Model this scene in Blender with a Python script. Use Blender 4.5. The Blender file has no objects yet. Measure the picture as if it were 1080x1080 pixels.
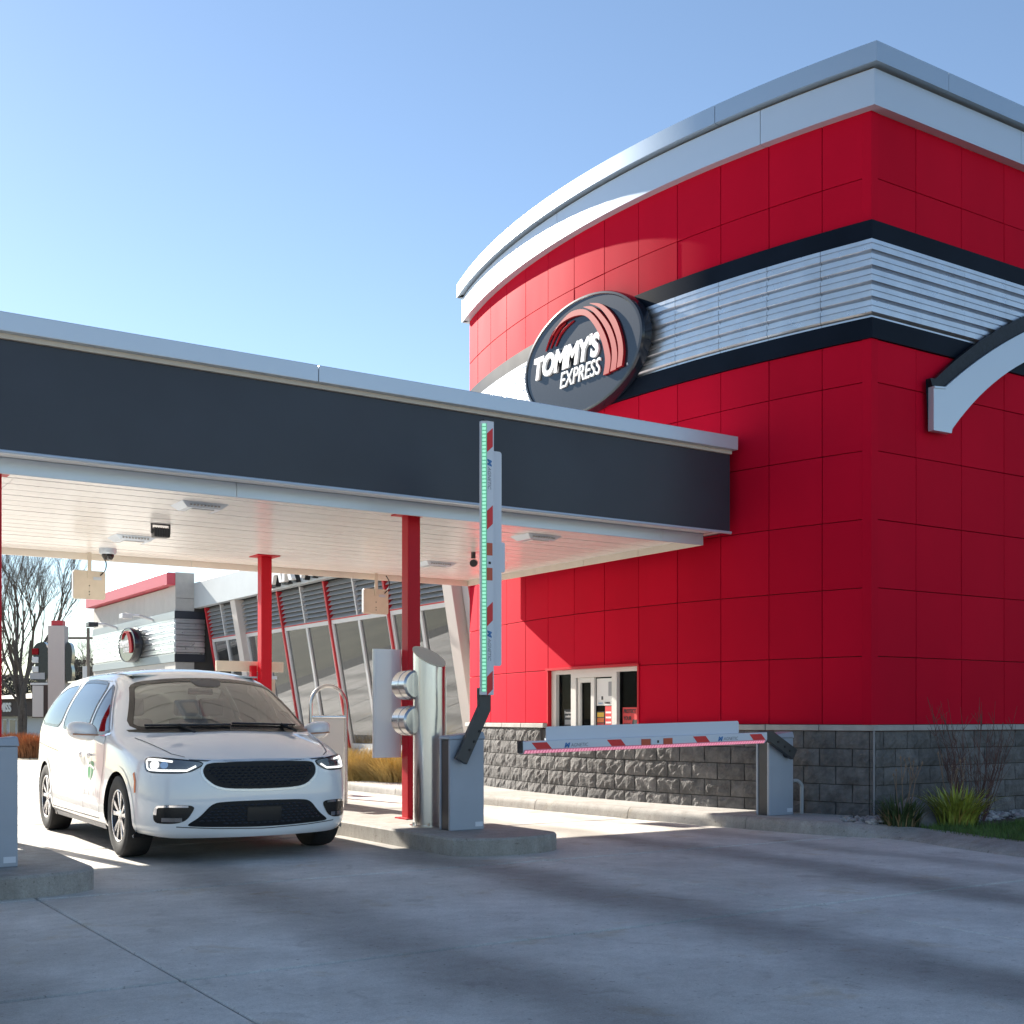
import bpy, bmesh, math, random
from mathutils import Vector, Matrix, geometry
from mathutils.bvhtree import BVHTree
random.seed(7)
R = math.radians
scn = bpy.context.scene

# ------------------------------------------------------------------ camera, sky, sun, exposure
cam_d = bpy.data.cameras.new('camera'); cam = bpy.data.objects.new('camera', cam_d)
scn.collection.objects.link(cam)
cam_d.sensor_width = 36; cam_d.lens = 1288/1080*36
cam_d.shift_y = 217/1080
cam_d.clip_end = 3000; cam_d.clip_start = 0.05
cam.location = (0, 0, 1.25); cam.rotation_euler = (R(90), 0, R(-33.11))
scn.camera = cam
SUN = Vector((-.16, 1.0, .52)).normalized()          # towards the sun
world = bpy.data.worlds.new('World'); scn.world = world; world.use_nodes = True
wn = world.node_tree.nodes; wl = world.node_tree.links
sky = wn.new('ShaderNodeTexSky'); sky.sky_type = 'NISHITA'; sky.sun_disc = False
sky.sun_elevation = math.asin(SUN.z); sky.sun_rotation = math.atan2(SUN.x, SUN.y)
sky.air_density = 1.0; sky.dust_density = 0.08; sky.ozone_density = 2.0
hs = wn.new('ShaderNodeHueSaturation'); hs.inputs['Saturation'].default_value = 0.98
wl.new(sky.outputs[0], hs.inputs['Color']); wl.new(hs.outputs[0], wn['Background'].inputs[0]); wn['Background'].inputs[1].default_value = 0.060
sun_d = bpy.data.lights.new('sun', 'SUN'); sun_d.energy = 5.0; sun_d.angle = R(.5); sun_d.color = (1, .93, .82)
sun_o = bpy.data.objects.new('sun', sun_d); scn.collection.objects.link(sun_o)
sun_o.rotation_euler = (-SUN).to_track_quat('-Z', 'Y').to_euler(); sun_o.location = (-6, 40, 22)
scn.view_settings.view_transform = 'Standard'; scn.view_settings.look = 'None'
scn.view_settings.exposure = 1.62; scn.view_settings.gamma = 1

# ------------------------------------------------------------------ materials
MATS = {}
def mat(name, col, rough=.5, metal=0, coat=0, noise=0, nscale=3, bump=0, bscale=40, emit=None, estr=1, spec=.5, dirt=None, stretch=None, rvar=0, objvar=0):
    if name in MATS: return MATS[name]
    m = bpy.data.materials.new(name); m.use_nodes = True
    nt = m.node_tree; b = nt.nodes['Principled BSDF']; L = nt.links.new
    b.inputs['Base Color'].default_value = (*col, 1); b.inputs['Roughness'].default_value = rough
    b.inputs['Metallic'].default_value = metal; b.inputs['Coat Weight'].default_value = coat
    b.inputs['Coat Roughness'].default_value = .04; b.inputs['Specular IOR Level'].default_value = spec
    geo = nt.nodes.new('ShaderNodeNewGeometry')
    pos = geo.outputs['Position']
    if stretch:
        mp = nt.nodes.new('ShaderNodeMapping'); mp.inputs['Scale'].default_value = stretch
        L(pos, mp.inputs[0]); pos = mp.outputs[0]
    if noise or dirt:
        n = nt.nodes.new('ShaderNodeTexNoise'); n.inputs['Scale'].default_value = nscale; n.inputs['Detail'].default_value = 7
        n.inputs['Roughness'].default_value = .62; L(pos, n.inputs['Vector'])
        r = nt.nodes.new('ShaderNodeValToRGB'); r.color_ramp.elements[0].position = .32; r.color_ramp.elements[1].position = .7
        lo = dirt if dirt else tuple(c*(1-noise) for c in col)
        r.color_ramp.elements[0].color = (*lo, 1); r.color_ramp.elements[1].color = (*[min(1, c*(1+noise)) for c in col], 1)
        L(n.outputs['Fac'], r.inputs[0]); L(r.outputs[0], b.inputs['Base Color'])
    if objvar:
        oi = nt.nodes.new('ShaderNodeObjectInfo'); mr2 = nt.nodes.new('ShaderNodeMapRange'); mr2.inputs['To Min'].default_value = 1-objvar; mr2.inputs['To Max'].default_value = 1
        L(oi.outputs['Random'], mr2.inputs['Value']); mx2 = nt.nodes.new('ShaderNodeMix'); mx2.data_type = 'RGBA'; mx2.blend_type = 'MULTIPLY'; mx2.inputs[0].default_value = 1
        cm2 = nt.nodes.new('ShaderNodeCombineColor'); [L(mr2.outputs[0], cm2.inputs[i]) for i in range(3)]
        L(r.outputs[0], mx2.inputs[6]); L(cm2.outputs[0], mx2.inputs[7]); L(mx2.outputs[2], b.inputs['Base Color'])
    if rvar:
        n3 = nt.nodes.new('ShaderNodeTexNoise'); n3.inputs['Scale'].default_value = nscale*1.7; n3.inputs['Detail'].default_value = 5
        L(pos, n3.inputs['Vector']); mr = nt.nodes.new('ShaderNodeMapRange')
        mr.inputs['To Min'].default_value = max(.02, rough-rvar); mr.inputs['To Max'].default_value = rough+rvar
        L(n3.outputs['Fac'], mr.inputs['Value']); L(mr.outputs[0], b.inputs['Roughness'])
    if bump:
        n2 = nt.nodes.new('ShaderNodeTexNoise'); n2.inputs['Scale'].default_value = bscale; n2.inputs['Detail'].default_value = 6
        L(pos, n2.inputs['Vector']); bp = nt.nodes.new('ShaderNodeBump'); bp.inputs['Strength'].default_value = bump; bp.inputs['Distance'].default_value = .02
        L(n2.outputs['Fac'], bp.inputs['Height']); L(bp.outputs[0], b.inputs['Normal'])
    if emit:
        b.inputs['Emission Color'].default_value = (*emit, 1); b.inputs['Emission Strength'].default_value = estr
    MATS[name] = m
    return m

def glass(name, tint, refl=.08, rough=.0, opa=0.0, opcol=(.02, .02, .02)):
    if name in MATS: return MATS[name]
    m = bpy.data.materials.new(name); m.use_nodes = True; nt = m.node_tree; nt.nodes.clear(); L = nt.links.new
    out = nt.nodes.new('ShaderNodeOutputMaterial'); tr = nt.nodes.new('ShaderNodeBsdfTransparent'); tr.inputs[0].default_value = (*tint, 1)
    gl = nt.nodes.new('ShaderNodeBsdfGlossy'); gl.inputs['Roughness'].default_value = rough; gl.inputs['Color'].default_value = (.95, .97, 1, 1)
    fr = nt.nodes.new('ShaderNodeFresnel'); fr.inputs[0].default_value = 1.5
    ad = nt.nodes.new('ShaderNodeMath'); ad.operation = 'ADD'; ad.use_clamp = True; ad.inputs[1].default_value = refl
    L(fr.outputs[0], ad.inputs[0])
    base = tr.outputs[0]
    if opa:
        df = nt.nodes.new('ShaderNodeBsdfDiffuse'); df.inputs[0].default_value = (*opcol, 1)
        mo = nt.nodes.new('ShaderNodeMixShader'); mo.inputs[0].default_value = opa; L(tr.outputs[0], mo.inputs[1]); L(df.outputs[0], mo.inputs[2]); base = mo.outputs[0]
    mx = nt.nodes.new('ShaderNodeMixShader'); L(ad.outputs[0], mx.inputs[0]); L(base, mx.inputs[1]); L(gl.outputs[0], mx.inputs[2]); L(mx.outputs[0], out.inputs[0])
    MATS[name] = m
    return m

def concrete(name, col, streaks=False, vert=False):
    m = bpy.data.materials.new(name); m.use_nodes = True; nt = m.node_tree; L = nt.links.new; N = nt.nodes.new
    b = nt.nodes['Principled BSDF']; b.inputs['Roughness'].default_value = .78; b.inputs['Specular IOR Level'].default_value = .3
    geo = N('ShaderNodeNewGeometry'); P = geo.outputs['Position']
    def noise(scale, detail=6, rough=.6, vec=P, dist=0):
        n = N('ShaderNodeTexNoise'); n.inputs['Scale'].default_value = scale; n.inputs['Detail'].default_value = detail
        n.inputs['Roughness'].default_value = rough; n.inputs['Distortion'].default_value = dist; L(vec, n.inputs['Vector']); return n.outputs['Fac']
    def ramp(fac, a, bq, c0, c1):
        r = N('ShaderNodeValToRGB'); e = r.color_ramp.elements; e[0].position = a; e[1].position = bq; e[0].color = (*c0, 1); e[1].color = (*c1, 1); L(fac, r.inputs[0]); return r.outputs[0]
    def mul(a, bq, f=1.0):
        mx = N('ShaderNodeMix'); mx.data_type = 'RGBA'; mx.blend_type = 'MULTIPLY'; mx.inputs[0].default_value = f; L(a, mx.inputs[6]); L(bq, mx.inputs[7]); return mx.outputs[2]
    c = ramp(noise(1.1, 8, .65), .3, .72, tuple(x*.78 for x in col), tuple(x*1.12 for x in col))
    c = mul(c, ramp(noise(9, 8, .7), .28, .62, (.84, .83, .82), (1, 1, 1)))
    c = mul(c, ramp(noise(150, 2, .6), .34, .60, (.80, .80, .80), (1, 1, 1)))
    c = mul(c, ramp(noise(1.7, 6, .7, dist=.4), .58, .68, (1, 1, 1), (.90, .82, .70)), .8)
    c = mul(c, ramp(noise(55, 3, .6), .3, .6, (.86, .86, .86), (1, 1, 1)))
    # small blotches and spills
    c = mul(c, ramp(noise(2.6, 4, .55, dist=.8), .62, .70, (1, 1, 1), (.80, .79, .78)), .8)
    c = mul(c, ramp(noise(26, 2, .5, dist=.3), .67, .72, (1, 1, 1), (.62, .60, .58)), .85)
    c = mul(c, ramp(noise(.35, 5, .6), .40, .62, (.86, .85, .83), (1, 1, 1)))
    if streaks:
        # soft dark bands on the slabs, running out from the lanes
        sep = N('ShaderNodeSeparateXYZ'); L(P, sep.inputs[0])
        def streak_mask(x0, x1, y1, x2, y2, w, dark):
            # centreline x = x0 above y1, bending to the right below it (quadratic)
            k = (x2-x0)/((y1-y2)**2)
            s = N('ShaderNodeMath'); s.operation = 'SUBTRACT'; s.inputs[0].default_value = y1; L(sep.outputs[1], s.inputs[1])
            mx = N('ShaderNodeMath'); mx.operation = 'MAXIMUM'; mx.inputs[1].default_value = 0; L(s.outputs[0], mx.inputs[0])
            sq = N('ShaderNodeMath'); sq.operation = 'POWER'; sq.inputs[1].default_value = 2; L(mx.outputs[0], sq.inputs[0])
            kk = N('ShaderNodeMath'); kk.operation = 'MULTIPLY_ADD'; kk.inputs[1].default_value = k; kk.inputs[2].default_value = x0; L(sq.outputs[0], kk.inputs[0])
            df = N('ShaderNodeMath'); df.operation = 'SUBTRACT'; L(sep.outputs[0], df.inputs[0]); L(kk.outputs[0], df.inputs[1])
            wob = N('ShaderNodeMath'); wob.operation = 'MULTIPLY_ADD'; wob.inputs[1].default_value = .9; wob.inputs[2].default_value = -.45; L(noise(.8, 5, .6), wob.inputs[0])
            d2 = N('ShaderNodeMath'); d2.operation = 'ADD'; L(df.outputs[0], d2.inputs[0]); L(wob.outputs[0], d2.inputs[1])
            ab = N('ShaderNodeMath'); ab.operation = 'ABSOLUTE'; L(d2.outputs[0], ab.inputs[0])
            mr = N('ShaderNodeMapRange'); mr.interpolation_type = 'SMOOTHSTEP'; mr.inputs['From Min'].default_value = .05; mr.inputs['From Max'].default_value = w
            mr.inputs['To Min'].default_value = dark; mr.inputs['To Max'].default_value = 1; L(ab.outputs[0], mr.inputs['Value'])
            return mr.outputs[0]
        for args in STREAKS:
            t = streak_mask(*args)
            cm = N('ShaderNodeCombineColor'); [L(t, cm.inputs[i]) for i in range(3)]
            c = mul(c, cm.outputs[0])
    if vert:
        mp = N('ShaderNodeMapping'); mp.inputs['Scale'].default_value = (5, 5, 1.1); L(P, mp.inputs[0])
        c = mul(c, ramp(noise(1.4, 5, .6, mp.outputs[0]), .40, .66, (.62, .61, .59), (1, 1, 1)), .45)
    L(c, b.inputs['Base Color'])
    bp = N('ShaderNodeBump'); bp.inputs['Strength'].default_value = .25; bp.inputs['Distance'].default_value = .01
    L(noise(70, 5, .7), bp.inputs['Height']); L(bp.outputs[0], b.inputs['Normal'])
    MATS[name] = m
    return m
STREAKS = [(3.35, 0, 10.6, 3.0, 3.8, .62, .60), (5.32, 0, 9.6, 5.0, 3.2, .62, .52), (7.85, 0, 9.8, 7.35, 4.4, .50, .58), (9.1, 0, 9.8, 8.7, 4.2, .35, .74), (1.0, 0, 9.0, .7, 3.0, .6, .65)]

# ------------------------------------------------------------------ helpers
def link(o): scn.collection.objects.link(o); return o
def tag(o, label=None, cat=None, group=None, kind=None):
    if label: o['label'] = label
    if cat: o['category'] = cat
    if group: o['group'] = group
    if kind: o['kind'] = kind
    return o
def thing(name, label, cat, loc=(0, 0, 0), rz=0, group=None):
    o = link(bpy.data.objects.new(name, None)); o.location = loc; o.rotation_euler = (0, 0, rz); o.empty_display_size = .2
    return tag(o, label, cat, group)
def obj(name, me, parent=None, loc=(0, 0, 0), rz=0, mx=None):
    o = link(bpy.data.objects.new(name, me))
    if parent: o.parent = parent
    if mx is not None: o.matrix_basis = mx
    else: o.location = loc; o.rotation_euler = (0, 0, rz)
    return o
def make_mesh(name, V, F, m, smooth=False, bevel=0, seg=2, autosm=None):
    me = bpy.data.meshes.new(name); me.from_pydata([tuple(v) for v in V], [], F)
    bm = bmesh.new(); bm.from_mesh(me)
    bmesh.ops.recalc_face_normals(bm, faces=bm.faces)
    if bevel:
        es = [e for e in bm.edges if len(e.link_faces) == 2 and e.calc_face_angle(0) > .5]
        bmesh.ops.bevel(bm, geom=es, offset=bevel, segments=seg, profile=.6, affect='EDGES', clamp_overlap=True)
    for f in bm.faces: f.smooth = smooth
    if smooth and autosm:
        for e in bm.edges:
            if len(e.link_faces) == 2 and e.calc_face_angle(0) > autosm: e.smooth = False
    bm.to_mesh(me); bm.free()
    if m is not None: me.materials.append(m)
    return me
class MB:
    def __init__(s): s.V = []; s.F = []
    def add(s, V, F):
        n = len(s.V); s.V += [tuple(v) for v in V]; s.F += [tuple(i+n for i in f) for f in F]; return s
    def box(s, x0, x1, y0, y1, z0, z1):
        return s.add([(x0, y0, z0), (x1, y0, z0), (x1, y1, z0), (x0, y1, z0), (x0, y0, z1), (x1, y0, z1), (x1, y1, z1), (x0, y1, z1)],
                     [(0, 3, 2, 1), (4, 5, 6, 7), (0, 1, 5, 4), (1, 2, 6, 5), (2, 3, 7, 6), (3, 0, 4, 7)])
    def hexa(s, bot, top):
        n = len(bot); V = list(bot)+list(top)
        F = [tuple(range(n-1, -1, -1)), tuple(range(n, 2*n))]+[(i, (i+1) % n, n+(i+1) % n, n+i) for i in range(n)]
        return s.add(V, F)
    def prism(s, poly, f0, f1):
        return s.hexa([f0(p) for p in poly], [f1(p) for p in poly])
    def cyl(s, p0, p1, r0, r1=None, n=16, cap=True):
        r1 = r0 if r1 is None else r1; p0 = Vector(p0); p1 = Vector(p1); d = (p1-p0).normalized()
        a = d.orthogonal().normalized(); b = d.cross(a); V = []
        for p, r in ((p0, r0), (p1, r1)):
            V += [p+(a*math.cos(2*math.pi*i/n)+b*math.sin(2*math.pi*i/n))*r for i in range(n)]
        F = [(i, (i+1) % n, n+(i+1) % n, n+i) for i in range(n)]
        if cap: F += [tuple(range(n-1, -1, -1)), tuple(range(n, 2*n))]
        return s.add(V, F)
    def tube(s, path, r, n=8, closed=False):
        P = [Vector(p) for p in path]; V = []; F = []; m = len(P); a = None
        rr = r if isinstance(r, (list, tuple)) else [r]*m
        for i, p in enumerate(P):
            d = (P[(i+1) % m]-P[i-1]) if closed else (P[min(i+1, m-1)]-P[max(i-1, 0)])
            d.normalize()
            a = d.orthogonal().normalized() if a is None else (a-d*a.dot(d)).normalized()
            b = d.cross(a)
            V += [p+(a*math.cos(2*math.pi*k/n)+b*math.sin(2*math.pi*k/n))*rr[i] for k in range(n)]
        for i in range(m if closed else m-1):
            for k in range(n):
                F.append((i*n+k, i*n+(k+1) % n, ((i+1) % m)*n+(k+1) % n, ((i+1) % m)*n+k))
        if not closed: F += [tuple(range(n-1, -1, -1)), tuple((m-1)*n+k for k in range(n))]
        return s.add(V, F)
    def lathe(s, prof, n=24, f=lambda x, y, z: (x, y, z), closed=False):
        V = []; m = len(prof)
        for k in range(n):
            a = 2*math.pi*k/n
            V += [f(r*math.cos(a), r*math.sin(a), z) for r, z in prof]
        F = []
        for k in range(n):
            for i in range(m if closed else m-1):
                F.append((k*m+i, ((k+1) % n)*m+i, ((k+1) % n)*m+(i+1) % m, k*m+(i+1) % m))
        return s.add(V, F)
    def sweep(s, path, prof, up=True):
        """path: list of (origin, outward xy unit); prof: list of (out, z); closed profile"""
        V = []; m = len(prof)
        for o, nn in path: V += [(o[0]+nn[0]*a, o[1]+nn[1]*a, b) for a, b in prof]
        F = []
        for i in range(len(path)-1):
            for k in range(m): F.append((i*m+k, i*m+(k+1) % m, (i+1)*m+(k+1) % m, (i+1)*m+k))
        F += [tuple(range(m-1, -1, -1)), tuple((len(path)-1)*m+k for k in range(m))]
        return s.add(V, F)
    def build(s, name, m, parent=None, bevel=0, seg=2, smooth=False, autosm=.6, off=(0, 0, 0), mx=None):
        V = [(v[0]-off[0], v[1]-off[1], v[2]-off[2]) for v in s.V] if any(off) else s.V
        return obj(name, make_mesh(name, V, s.F, m, smooth, bevel, seg, autosm), parent, mx=mx)
def text_mesh(body, size, extrude, m, shear=0, offset=0, align='CENTER', spacing=1, sx=1):
    cu = bpy.data.curves.new('lettering', 'FONT'); cu.body = body; cu.size = size; cu.extrude = extrude; cu.shear = shear; cu.offset = offset
    cu.align_x = align; cu.align_y = 'CENTER'; cu.space_character = spacing; cu.resolution_u = 4
    o = link(bpy.data.objects.new('lettering', cu)); bpy.context.view_layer.update()
    dg = bpy.context.evaluated_depsgraph_get(); me = bpy.data.meshes.new_from_object(o.evaluated_get(dg)); bpy.data.objects.remove(o)
    if sx != 1:
        for v in me.vertices: v.co.x *= sx
    me.materials.clear(); me.materials.append(m); me.name = 'lettering'
    return me
def basis(origin, u, v):
    u = Vector(u).normalized(); v = Vector(v).normalized(); n = u.cross(v)
    return Matrix(((u.x, v.x, n.x, origin[0]), (u.y, v.y, n.y, origin[1]), (u.z, v.z, n.z, origin[2]), (0, 0, 0, 1)))
def chaikin(pts, it=2, q=.25):
    for _ in range(it):
        o = []
        for i in range(len(pts)):
            a = Vector(pts[i]); b = Vector(pts[(i+1) % len(pts)]); o += [tuple(a*(1-q)+b*q), tuple(a*q+b*(1-q))]
        pts = o
    return pts
def rrect(x0, x1, y0, y1, r, n=4):
    o = []
    for cx, cy, a0 in ((x1-r, y1-r, 0), (x0+r, y1-r, 90), (x0+r, y0+r, 180), (x1-r, y0+r, 270)):
        o += [(cx+r*math.cos(R(a0+90*k/n)), cy+r*math.sin(R(a0+90*k/n))) for k in range(n+1)]
    return o

# palette
RED = mat('red_panel_paint', (.55, .004, .026), .7, noise=.06, nscale=.7, spec=.05, rvar=.05, objvar=.10, stretch=(1, 1, .45))
RED_BACK = mat('red_joint', (.16, .004, .008), .7)
RED_TRIM = mat('red_trim_paint', (.48, .006, .018), .42, spec=.2)
NAVY = mat('dark_band_paint', (.007, .011, .020), .38, noise=.2, nscale=1.2, rvar=.06, spec=.06)
FASCIA_DK = mat('charcoal_fascia', (.022, .028, .042), .42, noise=.18, nscale=.6, rvar=.08)
WHITE = mat('silver_fascia_paint', (.52, .59, .67), .36, metal=.4, noise=.015, nscale=.6, rvar=.04)
COPE = mat('silver_coping_sky_tint', (.38, .47, .57), .36, metal=.5, noise=.015, nscale=.6, rvar=.04)  # silver coping; blue in its base colour stands in for reflected sky
CEIL = mat('white_soffit_plank', (.82, .82, .81), .22, noise=.04, nscale=2, rvar=.08, stretch=(.3, 3, 1))
REVEAL = mat('brown_reveal', (.20, .155, .125), .7)
CORR = mat('galvanised_sheet', (.56, .58, .61), .30, metal=.85, noise=.08, nscale=4, rvar=.08)
STEEL = mat('brushed_steel', (.60, .60, .60), .24, metal=1, rvar=.05, noise=.05, nscale=6, stretch=(6, 6, .3))
HOUSE = mat('grey_powder_coat', (.33, .37, .43), .42, noise=.04, nscale=4, bump=.04, bscale=200)
DKGREY = mat('dark_grey_plastic', (.030, .034, .040), .38, noise=.15, nscale=8)
BLACK = mat('black_rubber', (.012, .012, .013), .6)
ALU = mat('white_aluminium', (.60, .64, .71), .38)
REFL = mat('red_reflector', (.66, .012, .018), .4)
BEIGE = mat('beige_plastic', (.60, .54, .44), .5, noise=.06, nscale=5)
GREYSTUC = mat('grey_stucco', (.44, .43, .41), .85, noise=.08, nscale=5, bump=.15, bscale=90)
MULL = mat('mullion_aluminium', (.60, .61, .63), .4, metal=.1)
WGLASS = glass('window_glass', (.35, .38, .38), .10, opa=.30, opcol=(.12, .13, .13))
SLAB = concrete('driveway_concrete', (.80, .76, .70), streaks=True)
KERBM = concrete('kerb_concrete', (.50, .48, .45), vert=True)
WALK = concrete('walk_concrete', (.52, .50, .475))
# ------------------------------------------------------------------ ground
g = MB(); g.box(-700, 900, -500, 1300, -.6, -.05)
tag(g.build('ground', mat('dry_lawn', (.11, .105, .065), .95, noise=.35, nscale=.25, bump=.3, bscale=8)), kind='structure')
a_ = MB(); a_.box(-90, 120, -70, -6.75, -.048, -.012); tag(a_.build('road', mat('asphalt', (.055, .056, .058), .9, noise=.25, nscale=2, bump=.3, bscale=60)), kind='structure')
bed = MB(); bed.box(-30, 9.9, -6.7, 46, -.049, -.042)
drive = tag(bed.build('driveway', mat('joint_filler', (.012, .012, .012), .9)), kind='structure')
slab_cache = {}
XJ = [-11.0, -6.7, -2.42, 1.86, 6.14, 10.42, 14.7]; YJ = [-6.7, -3.6, -.48, 2.62, 5.72, 8.81, 11.9, 15.0, 18.1, 21.2, 24.3, 27.4, 30.5, 33.6, 36.7, 39.8, 42.9]
for i in range(len(XJ)-1):
    for j in range(len(YJ)-1):
        if XJ[i] > 10 and YJ[j] > 8: continue
        w, d = round(XJ[i+1]-XJ[i]-.012, 3), round(YJ[j+1]-YJ[j]-.036, 3)
        if (w, d) not in slab_cache:
            s = MB(); s.box(-w/2, w/2, -d/2, d/2, -.042, 0); slab_cache[(w, d)] = make_mesh('slab', s.V, s.F, SLAB, bevel=.009, seg=1)
        obj('slab', slab_cache[(w, d)], drive, ((XJ[i]+XJ[i+1])/2, (YJ[j]+YJ[j+1])/2, 0))

# kerb and walk along the red building; kerb front line on the drive
KP = [(9.12, 19.4), (9.16, 17.5), (9.22, 15.6), (9.30, 14.0), (9.42, 12.4), (9.56, 10.97), (9.70, 9.9), (9.82, 9.24), (9.96, 8.84), (10.12, 8.50), (10.10, 8.05), (9.92, 7.45), (9.78, 6.6), (9.66, 5.2), (9.58, 3.4), (9.55, 1.0)]
def dense(P, n=6):
    out = []
    for i in range(len(P)-1):
        p0 = Vector(P[max(i-1, 0)]); p1 = Vector(P[i]); p2 = Vector(P[i+1]); p3 = Vector(P[min(i+2, len(P)-1)])
        for k in range(n):
            t = k/n; out.append(tuple(.5*((2*p1)+(p2-p0)*t+(2*p0-5*p1+4*p2-p3)*t*t+(3*p1-p0-3*p2+p3)*t**3)))
    return out+[P[-1]]
KD = dense(KP)
def kn(i):
    a = Vector(KD[max(i-1, 0)]); b = Vector(KD[min(i+1, len(KD)-1)]); d = (b-a).normalized(); return Vector((-d.y, d.x))   # towards the wall
pav = MB()
# walk slab top z .138 between kerb back and the wall (x up to 11.2)
inner = [Vector(KD[i])+kn(i)*.14 for i in range(len(KD)) if KD[i][1] > 8.85]
poly = [(p.x, p.y) for p in inner]+[(10.26, 9.2), (10.62, 9.5), (11.3, 9.5), (11.3, 19.4)]
pav.prism(poly, lambda p: (p[0], p[1], 0), lambda p: (p[0], p[1], .138))
pave = tag(pav.build('pavement', WALK), kind='structure')
lens = 0; start = 0
for i in range(1, len(KD)):
    lens += (Vector(KD[i])-Vector(KD[i-1])).length
    if lens > 1.75 or i == len(KD)-1:
        k = MB(); path = []
        rolled = KD[i][1] < 8.7
        for q in range(start, i+1):
            o = Vector(KD[q]); n = kn(q)
            if q == start: o = o.lerp(Vector(KD[q+1]), .02)
            if q == i: o = o.lerp(Vector(KD[q-1]), .02)
            y = o.y; f = min(1, max(0, (8.95-y)/.7))           # 0 upright kerb, 1 rolled
            h = .142*(1-f)+.10*f
            pr = [(0, -.01), (.008+.02*f, h*.5*(1-f)+.02*f), (.02+.10*f, (h-.03)*(1-f)+.045*f), (.05+.20*f, h-.004-.012*f), (.15+.25*f, h), (.15+.25*f, -.01)]
            path.append((o, n, pr))
        V = []; F = []; m = 6
        for o, n, pr in path: V += [(o.x+n.x*a, o.y+n.y*a, b) for a, b in pr]
        for q in range(len(path)-1):
            for e in range(m): F.append((q*m+e, q*m+(e+1) % m, (q+1)*m+(e+1) % m, (q+1)*m+e))
        F += [tuple(range(m-1, -1, -1)), tuple((len(path)-1)*m+e for e in range(m))]
        obj('kerb_stone', make_mesh('kerb_stone', V, F, KERBM, True, autosm=.7), pave)
        start = i; lens = 0
# gutter pan: slightly lighter strip in front of the rolled kerb is part of the slab

# planting bed by the corner
bedm = mat('dark_mulch', (.055, .042, .034), .95, noise=.4, nscale=14, bump=.6, bscale=45)
b = MB()
binner = [Vector(KD[i])+kn(i)*.38 for i in range(len(KD)) if KD[i][1] < 8.62]
poly = [(p.x, p.y) for p in binner]+[(22, 1.0), (22, 9.30), (10.86, 9.30), (10.64, 9.48), (10.28, 9.2), (10.20, 8.82)]
b.prism(poly, lambda p: (p[0], p[1], -.02), lambda p: (p[0], p[1], .086))
tag(b.build('planting_bed', bedm), kind='structure')

# concrete lane islands
def island(cx, label, w=1.26, y0=9.30, y1=19.0):
    out = []; hw = w/2
    for k in range(13):
        a = R(180+180*k/12); out.append((cx+hw*math.cos(a), y0+hw*.52+hw*.52*math.sin(a)))
    out += [(cx+hw, y1), (cx-hw, y1)]
    m = MB(); ins = [((x-cx)*.975+cx, y if y > y1-.1 else y+.012) for x, y in out]
    n = len(out); V = [(x, y, -.01) for x, y in out]+[(x, y, .140) for x, y in out]+[(x, y, .16) for x, y in ins]
    F = [(i, (i+1) % n, n+(i+1) % n, n+i) for i in range(n)]+[(n+i, n+(i+1) % n, 2*n+(i+1) % n, 2*n+i) for i in range(n)]+[tuple(range(2*n, 3*n))]
    m.add(V, F); o = m.build('traffic_island', KERBM); tag(o, kind='structure'); return o
island(6.15, '', 1.18); island(1.74, '', 1.18, 8.90)

# ------------------------------------------------------------------ red building
CX, CY, RAD = 24.63, 13.728, 14.378
def arc(phi, o=0): return Vector((CX-(RAD+o)*math.cos(phi), CY+(RAD+o)*math.sin(phi)))
def arcn(phi): return Vector((-math.cos(phi), math.sin(phi)))
YF = 9.34; YB = 18.116; XR = 22.0
def phi_end(o, far=False): 
    return math.asin(((YB+o-CY) if far else -(CY-(YF-o)))/(RAD+o))
P0 = phi_end(0); P1 = phi_end(0, True)
XC = arc(P0).x
bld = thing('car_wash_building', 'tall red panelled building with curved wall, white parapet and grey block base', 'building', (14.0, 12.0, .1))
BO = (14.0, 12.0, .1)
ROWS = [1.17, 1.947, 2.724, 3.501, 4.278, 5.055, 5.54]; UPROWS = [6.87, 7.37, 8.13]
JS = [.60+.706*k for k in range(13)]; JS = [0]+JS[:-1]+[RAD*(P1-P0)]
JP = [P0+s/RAD for s in JS]
WIN = (5, 8)          # columns JS[5]..JS[8] carry the service window
# inner wall of the curve
w = MB()
N = 60
def wall_strip(mb, pa, pb, z0, z1, n, o0=-.30, o1=-.035):
    V = []; F = []
    for i in range(n+1):
        p = pa+(pb-pa)*i/n
        for o, z in ((o1, z0), (o1, z1), (o0, z1), (o0, z0)):
            q = arc(p, o); V.append((q.x, q.y, z))
    for i in range(n):
        for e in range(4): F.append((i*4+e, i*4+(e+1) % 4, (i+1)*4+(e+1) % 4, (i+1)*4+e))
    F += [(0, 1, 2, 3), (n*4+3, n*4+2, n*4+1, n*4)]
    mb.add(V, F)
wall_strip(w, P0+.003, JP[WIN[0]], .14, 8.5, 14); wall_strip(w, JP[WIN[1]], P1, .14, 8.5, 20)
wall_strip(w, JP[WIN[0]], JP[WIN[1]], 1.97, 8.5, 10); wall_strip(w, JP[WIN[0]], JP[WIN[1]], .14, .93, 10)
cw = w.build('curved_wall', RED_BACK, bld, off=BO)
w = MB(); w.box(XC+.02, XR, YF+.035, YF+.3, .14, 8.5)
fw = w.build('front_wall', RED_BACK, bld, off=BO)
w = MB(); w.box(10.96, XR, YB-.3, YB-.002, 0, 8.5); w.box(XR-.3, XR-.002, YF+.31, YB-.31, 0, 8.5)
w.build('rear_wall', GREYSTUC, bld, off=BO)
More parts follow.
